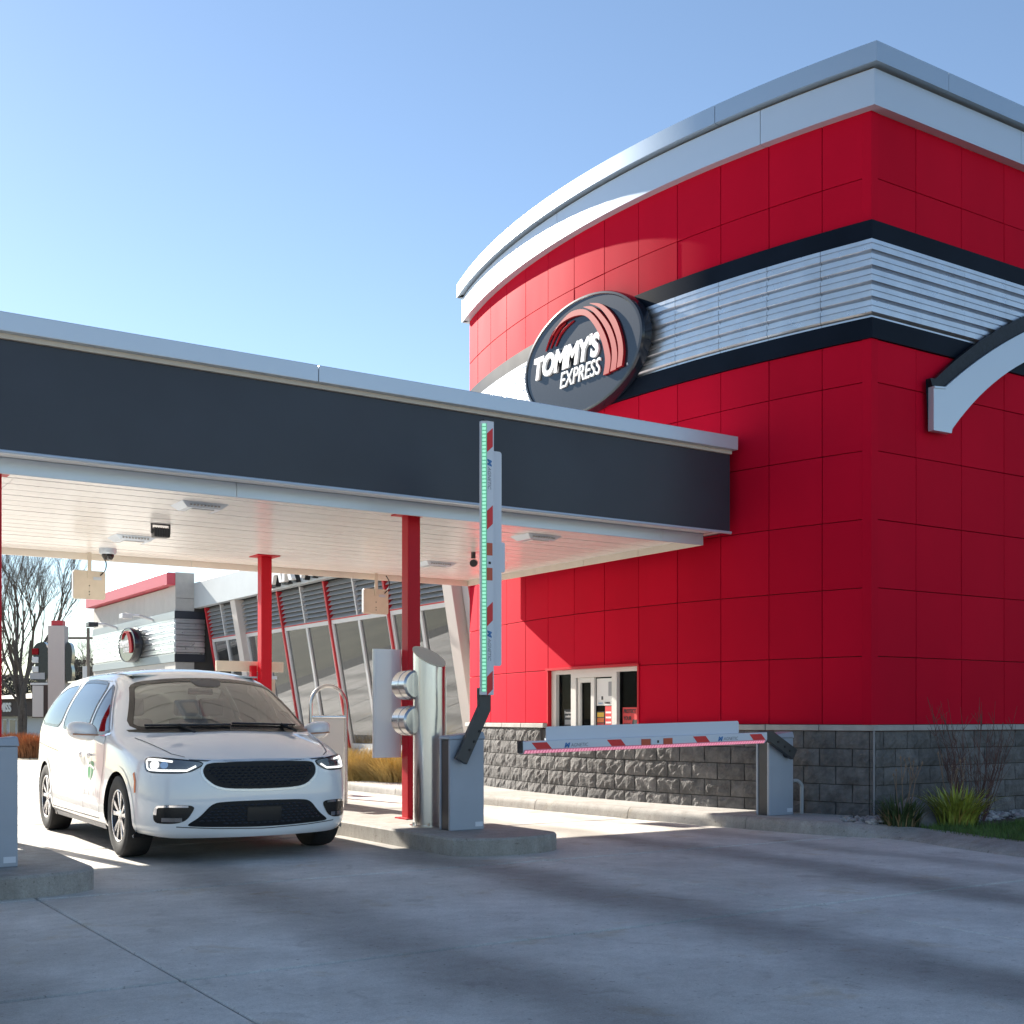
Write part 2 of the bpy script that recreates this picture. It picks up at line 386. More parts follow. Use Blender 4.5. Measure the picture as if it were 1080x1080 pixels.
w = MB(); w.prism([tuple(arc(phi_end(-.31)+(phi_end(-.31, True)-phi_end(-.31))*i/24, -.31)) for i in range(25)]+[(XR-.31, YB-.31), (XR-.31, YF+.31)], lambda p: (p[0], p[1], 8.2), lambda p: (p[0], p[1], 8.4))
w.build('roof', mat('roof_membrane', (.5, .5, .5), .9), bld, off=BO)
w = MB(); w.box(11.2, 18, YF+.4, YB-.4, .05, .12); w.box(14.2, 14.3, YF+.4, YB-.4, .12, 3.2); w.box(11.2, 18, YF+.4, YB-.4, 3.2, 3.3)
w.build('room', mat('room_paint', (.05, .048, .046), .9), bld, off=BO)

pc = {}
def curved_panel(parent, k0, z0, z1, m=RED, name='red_panel', th=.035, o=0, gap=.009, dn=4):
    pa, pb = JP[k0], JP[k0+1]; pm = (pa+pb)/2; h = z1-z0; key = (round(pb-pa, 5), round(h, 4), name, o)
    if key not in pc:
        V = []; F = []; half = (pb-pa)/2-gap/2/RAD
        for i in range(dn+1):
            a = -half+2*half*i/dn
            for oo, z in ((o, gap/2), (o, h-gap/2), (o-th, h-gap/2), (o-th, gap/2)):
                V.append((RAD-(RAD+oo)*math.cos(a), (RAD+oo)*math.sin(a), z))
        for i in range(dn):
            for e in range(4): F.append((i*4+e, i*4+(e+1) % 4, (i+1)*4+(e+1) % 4, (i+1)*4+e))
        F += [(0, 1, 2, 3), (dn*4+3, dn*4+2, dn*4+1, dn*4)]
        pc[key] = make_mesh(name, V, F, m, True, autosm=.5, bevel=.003, seg=1)
    q = arc(pm); jit = random.uniform(-.0025, .0025); nn = arcn(pm)
    return obj(name, pc[key], parent, (q.x-BO[0]+nn.x*jit, q.y-BO[1]+nn.y*jit, z0-BO[2]), -pm)
def flat_panel(parent, x0, x1, z0, z1, m=RED, name='red_panel', th=.035, gap=.009, y=YF):
    key = (round(x1-x0, 4), round(z1-z0, 4), name, 'f')
    if key not in pc:
        s = MB(); s.box(gap/2, x1-x0-gap/2, 0, th, gap/2, z1-z0-gap/2); pc[key] = make_mesh(name, s.V, s.F, m, bevel=.003, seg=1)
    return obj(name, pc[key], parent, (x0-BO[0], y-BO[1]+random.uniform(-.0025, .0025), z0-BO[2]))
XJW = [XC+.10, XC+.77]+[XC+.77+.83*k for k in range(1, 13)]
for rows in (ROWS, UPROWS):
    for r in range(len(rows)-1):
        for c in range(13):
            if c == 0: continue
            if rows is ROWS and r == 0 and WIN[0] <= c < WIN[1]: continue
            curved_panel(cw, c, rows[r], rows[r+1])
        for c in range(len(XJW)-1): flat_panel(fw, XJW[c], min(XJW[c+1], XR), rows[r], rows[r+1])
# first column beside the corner is narrower by the corner trim
JP.append(P0+.10/RAD); JP.append(JP[1])
for rows in (ROWS, UPROWS):
    for r in range(len(rows)-1): curved_panel(cw, len(JP)-2, rows[r], rows[r+1], name='red_panel')
# red corner trim: folded strip on both faces, in one length per zone
for z0, z1 in ((ROWS[0], ROWS[-1]), (UPROWS[0], UPROWS[-1])):
    t = MB(); a = arc(P0+.108/RAD); n = arcn(P0+.05/RAD); c = Vector((XC, YF)); o = .004
    n0 = Vector((n.x, n.y)); cc = c+Vector((-o*.95, -o)); 
    pts = [(a.x+n.x*o, a.y+n.y*o), (cc.x, cc.y), (XC+.108, YF-o), (XC+.108, YF+.03), (XC+.03, YF+.03), (a.x-n.x*.03, a.y-n.y*.03)]
    t.prism(pts, lambda p: (p[0], p[1], z0), lambda p: (p[0], p[1], z1)); t.build('corner_trim', RED, bld, off=BO, bevel=.002, seg=1)
# lintel, jambs and sill of the window opening
t = MB(); pa, pb = JP[WIN[0]], JP[WIN[1]]
wall_strip(t, pa-.002, pb+.002, 1.942, 1.975, 10, -.12, .035); t.build('window_hood', RED_TRIM, cw, off=BO)
for ja, jb in ((pa-.001, pa+.0012), (pb-.0012, pb+.001)):
    t = MB(); wall_strip(t, ja, jb, .95, 1.94, 1, -.12, .012); t.build('window_jamb', RED_TRIM, cw, off=BO)
t = MB(); wall_strip(t, pa, pb, .90, .95, 10, -.13, .06); t.build('window_sill', WHITE, cw, off=BO)

# service window: straight aluminium unit across the opening
qa, qb = arc(pb, -.10), arc(pa, -.10)         # left (far) to right (near) as seen
du = (qb-qa); WW = du.length; du.normalize()
win = thing('service_window', 'white framed sliding service window with posters in the red wall', 'window', (qa.x, qa.y, .951))
win.matrix_basis = basis((qa.x, qa.y, .951), (du.x, du.y, 0), (0, 0, 1))
WH = .99
FR = mat('window_frame_paint', (.66, .65, .62), .45)
def wbox(x0, x1, y0, y1, z0, z1, name, m, parent=win, bevel=.004):
    s = MB(); s.box(x0, x1, y0, y1, z0, z1); return s.build(name, m, parent, bevel=bevel, seg=1)
s = MB()
s.box(0, .13, 0, WH, -.05, .05)
s.box(.50, .62, 0, WH, -.05, .05); s.box(1.46, 1.57, 0, WH, -.05, .05)
s.box(.13, .50, 0, .05, -.05, .05); s.box(.62, 1.46, 0, .05, -.05, .05); s.box(1.57, WW, 0, .05, -.05, .05)
s.box(.62, 1.46, WH-.12, WH, -.05, .05); s.box(.13, .50, WH-.06, WH, -.05, .05); s.box(1.57, WW, WH-.06, WH, -.05, .05); s.box(WW-.05, WW, .05, WH-.06, -.05, .05)
s.build('frame', FR, win)
s = MB()
for a, bq in ((.64, .70), (.95, 1.03)): s.box(a, bq, .052, WH-.122, -.03, .03)
s.box(.70, .95, .052, .11, -.03, .03); s.box(.70, .95, WH-.19, WH-.122, -.03, .03)
s.build('sliding_sash', FR, win, bevel=.003, seg=1)
PANE = glass('service_glass', (.20, .21, .22), -.06, opa=.25, opcol=(.01, .01, .012))
for x0, x1 in ((.132, .498), (.702, .948), (1.032, 1.458), (1.572, WW-.052)):
    wbox(x0, x1, .052, WH-.062 if x0 < .6 or x0 > 1.5 else WH-.192 if x0 < 1 else WH-.122, -.012, -.004, 'pane', PANE, bevel=0)
# posters stuck on the panes
PW = mat('poster_white', (.75, .75, .74), .5); PR = mat('poster_red', (.62, .03, .03), .5); PY = mat('poster_yellow', (.75, .48, .03), .5)
PB = mat('poster_blue', (.03, .30, .62), .5); PO = mat('poster_orange', (.75, .20, .03), .5); PK = mat('poster_black', (.015, .015, .017), .5); PG = mat('poster_grey', (.30, .31, .33), .5)
def sheet(x0, x1, y0, y1, m, parent=win, z=-.002, name='poster'):
    s = MB(); s.box(x0, x1, y0, y1, z-.0015, z); return s.build(name, m, parent)
def wtext(body, size, x, y, m, parent, z=.0, off=0, sx=1, shear=0):
    me = text_mesh(body, size, .0008, m, offset=off, sx=sx, shear=shear); return obj('lettering', me, parent, (x, y, z+.0012))
p = sheet(1.05, 1.41, .47, .85, PW); wtext('TUNNEL', .034, 1.30, .505, PK, p, off=.001); wtext('TOMMY\'S', .026, 1.14, .50, PB, p)
sheet(1.16, 1.20, .55, .60, PK, p, -.0005, 'print_block'); sheet(1.32, 1.40, .60, .80, PG, p, -.0005, 'print_block')
p = sheet(1.05, 1.23, .07, .39, PK)
for k, m_ in enumerate((PB, PR, PO, PY)): sheet(1.065, 1.215, .085+.075*k, .085+.075*k+.062, m_, p, -.0005, 'price_block')
p = sheet(1.245, 1.415, .09, .46, PR)
for k in range(4): sheet(1.26, 1.38, .15+.07*k, .175+.07*k, PW, p, -.0005, 'print_block')
p = sheet(1.64, WW-.06, .055, .44, PR); 
for k, tx in enumerate(('PROTECT', 'YOUR', 'RIDE')): wtext(tx, .072, 1.66+[.135, .085, .08][k], .385-.095*k, PK, p, off=.002, sx=.85)
s = MB(); s.prism(chaikin([(1.84, .19), (1.86, .29), (1.92, .26), (1.99, .31), (2.06, .27), (2.05, .17), (1.97, .2), (1.93, .16)], 2), lambda p: (p[0], p[1], -.002), lambda p: (p[0], p[1], -.0005)); s.build('print_block', PK, p)
p = sheet(.26, .49, .06, .42, PK); wtext('Seasonally', .05, .38, .375, PW, p, off=.001); wtext('available', .05, .38, .32, PW, p, off=.001)
sheet(.28, .48, .20, .27, PG, p, -.0005, 'print_block'); sheet(.27, .33, .09, .15, PR, p, -.0005, 'print_block'); sheet(.34, .48, .09, .14, PG, p, -.0005, 'print_block')

# dark bands and corrugated band
for z0, z1 in ((5.54, 5.77), (6.65, 6.87)):
    w = MB(); pe = phi_end(.03); pf = phi_end(.03, True)
    wall_strip(w, pe, pf, z0, z1, 48, -.04, .03); w.build('dark_band', NAVY, bld, off=BO, smooth=True, autosm=.5)
    w = MB(); w.box(arc(pe, .03).x+.002, XR, YF-.03, YF+.034, z0+.0005, z1-.0005); w.build('dark_band', NAVY, bld, off=BO)
def corr_profile(z0, z1, n, out):
    pr = []; h = (z1-z0)/n
    for i in range(n):
        z = z0+i*h
        pr += [(out-.038, z+.004), (out-.038, z+h*.16), (out, z+h*.32), (out, z+h*.60), (out-.012, z+h*.64), (out-.012, z+h*.70), (out, z+h*.74), (out, z+h*.985)]
    return pr+[(-.05, z1-.004), (-.05, z0+.004)]
cp = corr_profile(5.77, 6.65, 5, .045)
def corr_sheet(name, path, parent): 
    m = MB(); m.sweep(path, cp); return m.build(name, CORR, parent, off=BO)
pe = phi_end(.04)
cuts = [pe]+[P0+.60/RAD+.706*k/RAD for k in range(12)]+[phi_end(.04, True)]
for k in range(len(cuts)-1):
    a, bq = cuts[k]+(.0002 if k else 0), cuts[k+1]-.0002; path = [(arc(a+(bq-a)*i/4), arcn(a+(bq-a)*i/4)) for i in range(5)]
    if k == 0: path[0] = (Vector((XC, YF-.04+.04)), Vector((-1.0, -1.0)).normalized()*1.35)
    corr_sheet('corrugated_sheet', path, cw)
x = XC
for k in range(8):
    x2 = XC+.80*(k+1); n0 = Vector((0, -1)); path = [(Vector((x+.001, YF)), n0), (Vector((x2-.001, YF)), n0)]
    if k == 0: path[0] = (Vector((XC, YF)), Vector((-1.0, -1.0)).normalized()*1.35)
    corr_sheet('corrugated_sheet', path, fw); x = x2
w = MB(); w.box(x+.001, XR, YF-.03, YF+.034, 5.771, 6.649); w.build('corrugated_sheet', CORR, fw, off=BO)

# parapet: soffit fascia, reveal, coping; each length its own piece
def parapet(o, z0, z1, m, name, seams, fl, inn=-.05):
    pe, pf = phi_end(o), phi_end(o, True)
    ed = [pe]+[s for s in seams if pe < s < pf]+[pf]
    for k in range(len(ed)-1):
        a = ed[k]+(.0003 if k else 0); bq = ed[k+1]-.0003; n = max(3, int((bq-a)/.02))
        V = []; F = []
        for i in range(n+1):
            p = a+(bq-a)*i/n; q = arc(p, o); q2 = arc(max(min(p, phi_end(inn, True)), phi_end(inn)), inn)
            if k == 0 and i == 0: q2 = Vector((arc(phi_end(inn), inn).x, YF-inn))
            V += [(q.x, q.y, z0), (q.x, q.y, z1), (q2.x, q2.y, z1), (q2.x, q2.y, z0)]
        for i in range(n):
            for e in range(4): F.append((i*4+e, i*4+(e+1) % 4, (i+1)*4+(e+1) % 4, (i+1)*4+e))
        F += [(0, 1, 2, 3), (n*4+3, n*4+2, n*4+1, n*4)]
        s = MB(); s.add(V, F); s.build(name, m, bld, off=BO, smooth=True, autosm=.5)
    xs = [arc(pe, o).x]+fl+[XR+o]
    for k in range(len(xs)-1):
        s = MB(); x0 = xs[k]+.003; x1 = xs[k+1]-.003
        if k == 0:
            s.prism([(xs[0]+.0005, YF-o), (x1, YF-o), (x1, YF-inn), (arc(phi_end(inn), inn).x+.0005, YF-inn)], lambda p: (p[0], p[1], z0), lambda p: (p[0], p[1], z1))
        else: s.box(x0, x1, YF-o, YF-inn, z0, z1)
        s.build(name, m, bld, off=BO)
    s = MB(); q = arc(pf, o); s.box(q.x+.001, XR, YB-inn*0+.001, YB+o, z0, z1); s.build(name, m, bld, off=BO)
parapet(.12, 8.11, 8.515, WHITE, 'parapet_fascia', [P0+1.35/RAD, P0+5.1/RAD], [XC+2.6, XC+5.6, XC+8.6])
parapet(.08, 8.516, 8.548, REVEAL, 'parapet_reveal', [], [])
parapet(.20, 8.55, 8.77, COPE, 'parapet_coping', [P0+1.95/RAD, P0+5.6/RAD], [XC+1.1, XC+4.4, XC+7.4])

# arched eyebrow over the front wall
ARX, ARZ = None, None
def circ3(a, b_, c):
    ax, ay = a; bx, by = b_; cx, cy = c; d = 2*(ax*(by-cy)+bx*(cy-ay)+cx*(ay-by))
    ux = ((ax*ax+ay*ay)*(by-cy)+(bx*bx+by*by)*(cy-ay)+(cx*cx+cy*cy)*(ay-by))/d; uy = ((ax*ax+ay*ay)*(cx-bx)+(bx*bx+by*by)*(ax-cx)+(cx*cx+cy*cy)*(bx-ax))/d
    return ux, uy, math.hypot(ax-ux, ay-uy)
XM = 15.9
arch = thing('arched_eyebrow', 'white curved eyebrow arch with black top edge on the red front wall', 'awning', (XM, YF-.03, 4.6))
def arch_curve(pts, n=24):          # circle through three left points, used from the first point to the crown
    ux, uy, r = circ3(*pts); out = []
    a0 = math.atan2(pts[0][1]-uy, pts[0][0]-ux); a1 = math.atan2(math.sqrt(max(.01, r*r-(XM-ux)**2)), XM-ux)
    return [(ux+r*math.cos(a0+(a1-a0)*i/n), uy+r*math.sin(a0+(a1-a0)*i/n)) for i in range(n+1)]
outer = [(11.845, 5.10), (12.054, 5.12)]+arch_curve([(12.056, 5.125), (13.007, 5.735), (14.3, 6.33)])
innr = [(11.845, 4.59), (12.17, 4.595)]+arch_curve([(12.183, 4.648), (12.9, 5.26), (14.3, 5.93)])
blk = [(11.80, 5.19), (11.902, 5.20)]+arch_curve([(11.904, 5.205), (13.0, 5.93), (14.3, 6.50)])
def band(A, B, y0, y1, name, m):
    n = min(len(A), len(B)); s = MB(); V = []; F = []
    A = A[:n]; B = B[:n]; A = A+[(2*XM-p[0], p[1]) for p in A[-2::-1]]; B = B+[(2*XM-p[0], p[1]) for p in B[-2::-1]]
    n = len(A)
    for a, bq in zip(A, B): V += [(a[0], y0, a[1]), (bq[0], y0, bq[1]), (bq[0], y1, bq[1]), (a[0], y1, a[1])]
    for i in range(n-1):
        for e in range(4): F.append((i*4+e, i*4+(e+1) % 4, (i+1)*4+(e+1) % 4, (i+1)*4+e))
    F += [(0, 1, 2, 3), (n*4-1, n*4-2, n*4-3, n*4-4)]
    s.add(V, F); s.build(name, m, arch, off=(XM, YF-.03, 4.6))
band(outer, innr, YF-.14, YF-.062, 'arch_fascia', WHITE)
band(blk, outer, YF-.125, YF-.063, 'arch_top_edge', mat('weathered_black', (.008, .011, .017), .4, noise=.6, nscale=25, spec=.25))
lip = [(p[0]+.004, p[1]-.022) for p in outer]
band(outer, lip, YF-.152, YF-.1405, 'drip_edge', WHITE)
band(blk, innr, YF-.061, YF-.0605, 'arch_back', NAVY)

# split-face block base: every block a piece
BLK = mat('split_face_block', (.155, .150, .148), .95, noise=.34, nscale=7, bump=.75, bscale=38, objvar=.28)
MORT = mat('block_joint', (.06, .058, .056), .95)
BH = .205; ZT = 1.10
bw = MB(); wall_strip(bw, P0-.004, P1, .10, 1.08, 40, -.034, .030)
bwall = bw.build('block_base', MORT, bld, off=BO)
w = MB(); w.box(XC-.03, XR, YF-.030, YF+.034, .08, 1.08); bfw = w.build('block_base', MORT, bld, off=BO)
rnd = random.Random(3)
def block_mesh(L, h, seed):
    r = random.Random(seed); nx, nz = 7, 4; V = []; F = []; gx = .006
    for k in range(nz+1):
        for i in range(nx+1):
            edge = i in (0, nx) or k in (0, nz)
            x = -L/2+gx+(L-2*gx)*i/nx; z = gx*.8+(h-1.6*gx)*k/nz
            V.append((x+(0 if edge else r.uniform(-.012, .012)), -(.050+(r.uniform(-.004, .006) if edge else r.uniform(.004, .024))), z+(0 if edge else r.uniform(-.009, .009))))
    for k in range(nz):
        for i in range(nx):
            a = k*(nx+1)+i; F.append((a, a+1, a+nx+2, a+nx+1))
    n = len(V); V += [(-L/2+gx, -.02, gx*.8), (L/2-gx, -.02, gx*.8), (L/2-gx, -.02, h-gx*.8), (-L/2+gx, -.02, h-gx*.8)]
    F += [tuple(range(nx, -1, -1))+(n, n+1), tuple((nz)*(nx+1)+i for i in range(nx+1))+(n+2, n+3),
          tuple(k*(nx+1) for k in range(nz+1))+(n+3, n), tuple((nz-k)*(nx+1)+nx for k in range(nz+1))+(n+1, n+2)]
    return make_mesh('block', V, F, BLK)
BL = .405
bmesh_full = [block_mesh(BL, BH, s) for s in range(10)]; bmesh_half = [block_mesh(BL/2, BH, 50+s) for s in range(4)]
arclen = RAD*(P1-P0)
for row in range(5):
    z = ZT-BH*(row+1)
    s = 0.0; first = row % 2
    while s < arclen-.1:
        L = BL/2 if (s == 0 and first) else BL
        if s+L > arclen+.05: break
        pm = P0+(s+L/2)/RAD
        if not (row == 0 and JP[WIN[0]]-.002 < pm < JP[WIN[1]]+.002):
            q = arc(pm); obj('block', rnd.choice(bmesh_half if L < .3 else bmesh_full), bwall, (q.x-BO[0], q.y-BO[1], z-BO[2]), -pm-math.pi/2)
        s += L
    s = 0.0; first = (row+1) % 2
    while XC+s < 17.5:
        L = BL/2 if (s == 0 and first) else BL
        obj('block', rnd.choice(bmesh_half if L < .3 else bmesh_full), bfw, (XC+s+L/2-BO[0]-.055, YF-BO[1], z-BO[2])); s += L
# cap stones
CAP = mat('cap_stone', (.38, .37, .355), .85, noise=.14, nscale=6, bump=.15, bscale=60)
def cap(pa, pb):
    m = MB(); wall_strip(m, pa, pb, 1.102, 1.168, 4, -.03, .085); m.build('cap_stone', CAP, bwall, off=BO, bevel=.005, seg=1)
e = phi_end(.085)
for k in range(13):
    a, bq = (e, JP[1]) if k == 0 else (JP[k], JP[k+1])
    if k >= 13: break
    if WIN[0] <= k < WIN[1]: continue
    cap(a+.0004, bq-.0004)
x = arc(e, .085).x
for k in range(12):
    x2 = XC+.62+.62*k; m = MB(); m.box(x+.004, x2-.004, YF-.085, YF+.03, 1.102, 1.168); m.build('cap_stone', CAP, bfw, off=BO, bevel=.005, seg=1); x = x2
# downpipe-like corner bead of the block base
m = MB(); m.cyl((XC-.045, YF-.075, .1), (XC-.045, YF-.075, 1.10), .012, n=8); m.build('corner_bead', mat('grey_sealant', (.25, .25, .26), .7), bld, off=BO)

# ------------------------------------------------------------------ oval sign
SIGNBLK = mat('sign_black', (.009, .013, .022), .2, coat=.12); SIGNRED = mat('sign_red', (.32, .012, .018), .5, spec=.1); SIGNWH = mat('sign_white', (.78, .79, .80), .4)
def ell(a, bq, n=72): return [(a*math.cos(2*math.pi*i/n), bq*math.sin(2*math.pi*i/n)) for i in range(n)]
def cresc(outer_, inner_, it=2):
    def sm(P): return [(p[0], p[1]) for p in dense(P, 5)]
    return sm(outer_), sm(inner_)
def oval_sign(mx, label, S=1.025, depth=.15, detail=True):
    t = thing('oval_sign', label, 'sign'); t.matrix_basis = mx
    sc = lambda P: [(p[0]*S, p[1]*S) for p in P]
    c = MB(); rim = [(-depth, 1.0), (-.03, 1.0), (0, .985), (.004, .955), (-.012, .94)]
    n = 72; V = []; F = []
    for z, f in rim: V += [(x*S*f, y*S*f, z) for x, y in ell(1.36, .80, n)]
    for k in range(len(rim)-1): F += [(k*n+i, k*n+(i+1) % n, (k+1)*n+(i+1) % n, (k+1)*n+i) for i in range(n)]
    F.append(tuple(range(n-1, -1, -1))); c.add(V, F); c.build('can', SIGNBLK, t, smooth=True, autosm=.5)
    c = MB(); P = sc(ell(1.36*.942, .80*.942)); c.prism(P, lambda p: (p[0], p[1], -.03), lambda p: (p[0], p[1], -.011)); c.build('face', SIGNBLK, t)
    arcs = [([(-.60, .435), (-.43, .55), (-.14, .635), (.18, .57), (.43, .37), (.62, .10), (.715, -.15), (.72, -.28), (.685, -.40)], [(-.60, .43), (-.43, .53), (-.14, .56), (.15, .50), (.36, .32), (.52, .08), (.60, -.15), (.60, -.28), (.565, -.40)]),
            ([(.13, .625), (.37, .55), (.65, .29), (.80, .05), (.865, -.19), (.835, -.385)], [(.13, .618), (.34, .50), (.57, .26), (.71, .02), (.755, -.19), (.715, -.39)]),
            ([(.27, .635), (.54, .54), (.80, .31), (.94, .05), (.99, -.18), (.96, -.37)], [(.27, .628), (.50, .50), (.72, .26), (.85, .02), (.89, -.18), (.855, -.375)])]
    for o_, i_ in arcs:
        o2, i2 = cresc(o_, i_); n2 = min(len(o2), len(i2)); V = []; F = []
        for a, bq in zip(o2[:n2] if len(o2) == len(i2) else o2, i2): V += [(a[0]*S, a[1]*S, -.011), (bq[0]*S, bq[1]*S, -.011), (bq[0]*S, bq[1]*S, .03), (a[0]*S, a[1]*S, .03)]
        for i in range(len(V)//4-1):
            for e in range(4): F.append((i*4+e, i*4+(e+1) % 4, (i+1)*4+(e+1) % 4, (i+1)*4+e))
        F += [(0, 1, 2, 3), (len(V)-1, len(V)-2, len(V)-3, len(V)-4)]
        m = MB(); m.add(V, F); m.build('red_arc', SIGNRED, t)
    for st in ([(-.80, .26), (-.69, .40), (-.56, .50), (-.40, .56)], [(-.68, .27), (-.57, .40), (-.44, .49), (-.31, .53)], [(-.56, .27), (-.44, .40), (-.30, .47), (-.12, .51)]):
        d = dense(st, 4); m = MB(); m.tube([(p[0]*S, p[1]*S, .0) for p in d], [.009*S+.010*S*math.sin(math.pi*i/(len(d)-1)) for i in range(len(d))], 6); m.build('red_stroke', SIGNRED, t)
    me = text_mesh("TOMMY'S", .40*S, .018, SIGNWH, shear=.22, offset=.018*S, sx=.905); obj('lettering', me, t, (-.335*S, .035*S, .005))
    me = text_mesh('EXPRESS', .31*S, .012, SIGNWH, shear=.22, offset=.001*S, sx=.80, spacing=1.0); obj('lettering', me, t, (.0*S, -.255*S, .0))
    if detail:
        me = text_mesh('R', .05, .002, SIGNWH); obj('lettering', me, t, (1.03*S, -.36*S, -.010))
        m = MB(); m.cyl((.95*S, .2*S, -depth-.10), (.95*S, .2*S, -depth), .05); m.cyl((-.95*S, .2*S, -depth-.10), (-.95*S, .2*S, -depth), .05); m.cyl((0, -.3*S, -depth-.04), (0, -.3*S, -depth), .05); m.build('bracket', DKGREY, t)
    return t
oval_sign(basis((10.075, 13.73, 6.29), (0, -1, 0), (0, 0, 1)), "large black oval TOMMY'S EXPRESS sign high on the curved red wall")
# ------------------------------------------------------------------ pay-lane canopy
CO = (4.0, 14.0, .16); XL = -3.2
can = thing('lane_canopy', 'flat drive-through canopy with charcoal fascia, white soffit and red posts', 'canopy', CO)
def cbox(name, m, *b, parent=can, bevel=.004, seg=1):
    s = MB(); s.box(*b); return s.build(name, m, parent, off=CO, bevel=bevel, seg=seg)
cbox('roof_deck', mat('deck_metal', (.45, .46, .48), .6), XL+.1, 10.14, 11.1, 17.0, 3.52, 4.5, bevel=0)
# charcoal fascia panels
cbox('charcoal_fascia', FASCIA_DK, XL, 10.342, 11.0, 11.06, 3.506, 4.45)
cbox('charcoal_fascia', FASCIA_DK, XL, 10.16, 17.04, 17.10, 3.506, 4.45)
cbox('charcoal_fascia', FASCIA_DK, 10.28, 10.340, 11.061, 11.93, 3.506, 4.45)
cbox('charcoal_fascia', FASCIA_DK, 10.142, 10.158, 11.062, 17.039, 3.506, 4.45, bevel=0)
cbox('soffit_strip', CEIL, XL, 10.279, 11.061, 11.26, 3.508, 3.52, bevel=0); cbox('soffit_strip', CEIL, 10.15, 10.279, 11.2605, 11.93, 3.508, 3.52, bevel=0)
s = MB(); s.cyl((XL, 10.992, 3.500), (10.35, 10.992, 3.500), .018, n=10); s.build('drip_edge', WHITE, can, off=CO, smooth=True)
# beige reveal and coping on top, in lengths
cbox('top_reveal', mat('beige_reveal', (.55, .50, .43), .6), XL, 10.342, 10.968, 11.05, 4.452, 4.494, bevel=0)
xs = [XL, -.4, 4.88, 10.385]
for a, bq in zip(xs[:-1], xs[1:]): cbox('coping', WHITE, a+.003, bq-.003, 10.90, 11.30, 4.495, 4.658, bevel=.008, seg=2)
cbox('coping', WHITE, 10.17, 10.384, 11.302, 11.60, 4.495, 4.658); cbox('coping', WHITE, XL, 10.165, 16.8, 17.19, 4.495, 4.658)
cbox('top_deck', mat('deck_top', (.5, .5, .5), .8), XL, 10.16, 11.301, 16.79, 4.50, 4.56, bevel=0)
# lower white fascia ring
xs = [XL, -1.1, 4.19, 9.47, 10.147]
for a, bq in zip(xs[:-1], xs[1:]): cbox('lower_fascia', WHITE, a+.002, bq-.002, 11.26, 11.285, 3.365, 3.507)
xs = [XL, 1.3, 5.6, 10.147]
CEILF = mat('soffit_trim', (.70, .66, .58), .4, noise=.05, nscale=2)
for a, bq in zip(xs[:-1], xs[1:]): cbox('lower_fascia', CEILF, a+.002, bq-.002, 16.825, 16.85, 3.365, 3.507)
ys = [11.287, 12.5, 13.7, 14.9, 16.1, 16.823]
for a, bq in zip(ys[:-1], ys[1:]): cbox('lower_fascia', CEILF, 10.122, 10.147, a+.002, bq-.002, 3.365, 3.507)
# soffit planks
pm = {}
npl = 18; wpl = (16.823-11.287)/npl
for k in range(npl):
    y0 = 11.287+wpl*k
    for a, bq in ((XL+.02, 2.3), (2.3, 6.26), (6.26, 10.12)):
        key = round(bq-a, 3)
        if key not in pm:
            s = MB(); V = []; L = bq-a-.003
            pr = [(.004, 0), (wpl-.022, 0), (wpl-.016, .014), (wpl-.003, .014), (wpl-.003, .03), (.004, .03)]
            s.prism(pr, lambda p: (0.0015, p[0], p[1]), lambda p: (L, p[0], p[1])); pm[key] = make_mesh('soffit_plank', s.V, s.F, CEIL)
        o = obj('soffit_plank', pm[key], can, (a-CO[0], y0-CO[1], 3.452-CO[2]+random.uniform(-.001, .001)))
        o.rotation_euler.x = random.uniform(-.004, .004)
# posts
def post(x, y, z0=.16):
    s = MB(); s.box(x-.075, x+.075, y-.075, y+.075, z0, 3.448); p = s.build('post', RED_TRIM, can, off=CO, bevel=.012, seg=2)
    s = MB(); s.box(x-.16, x+.16, y-.16, y+.16, 3.438, 3.4515); s.build('top_plate', RED_TRIM, p, off=CO)
    s = MB(); s.box(x-.13, x+.13, y-.13, y+.13, z0, z0+.014); s.build('base_plate', RED_TRIM, p, off=CO)
for x, y in ((6.30, 11.66), (6.26, 15.76), (2.06, 11.66), (2.06, 15.76)): post(x, y)

# things fixed to the soffit
LENS = mat('lamp_lens', (.80, .80, .78), .2)
GRILL = mat('grey_louvre', (.34, .34, .34), .5)
def soffit_light(x, y, label):
    t = thing('canopy_light', label, 'light', (x, y, 3.452), group='lights under the canopy soffit')
    s = MB(); V = [(-.25, -.2, 0), (.25, -.2, 0), (.25, .2, 0), (-.25, .2, 0)]; W = [(-.18, -.14, -.055), (.18, -.14, -.055), (.18, .14, -.055), (-.18, .14, -.055)]
    s.hexa(W, V); s.build('body', WHITE, t, bevel=.006)
    s = MB()
    for k in range(9): s.box(-.16+.037*k, -.143+.037*k, -.188, -.14, -.038, -.026)
    s.build('vent_louvre', GRILL, t)
    s = MB(); s.box(-.12, .12, -.10, .10, -.066, -.0555); s.build('lens', LENS, t, bevel=.004)
for x, y, l in ((4.2, 12.36, 'square soffit light nearest the front edge above the minivan lane'), (4.26, 15.03, 'square soffit light near the back edge above the minivan lane'),
                (8.35, 12.27, 'square soffit light right of the raised barrier arm'), (8.58, 15.16, 'square soffit light left of the raised barrier arm')): soffit_light(x, y, l)
t = thing('floodlight', 'small black floodlight on the white soffit above the minivan lane', 'floodlight', (4.24, 13.82, 3.452))
s = MB(); s.box(-.09, .09, -.06, .06, -.155, -.05); fb = s.build('lamp_head', DKGREY, t, bevel=.012)
s = MB(); [s.box(-.085+.028*k, -.078+.028*k, -.066, .066, -.15, -.045) for k in range(7)]; s.build('cooling_fin', DKGREY, fb)
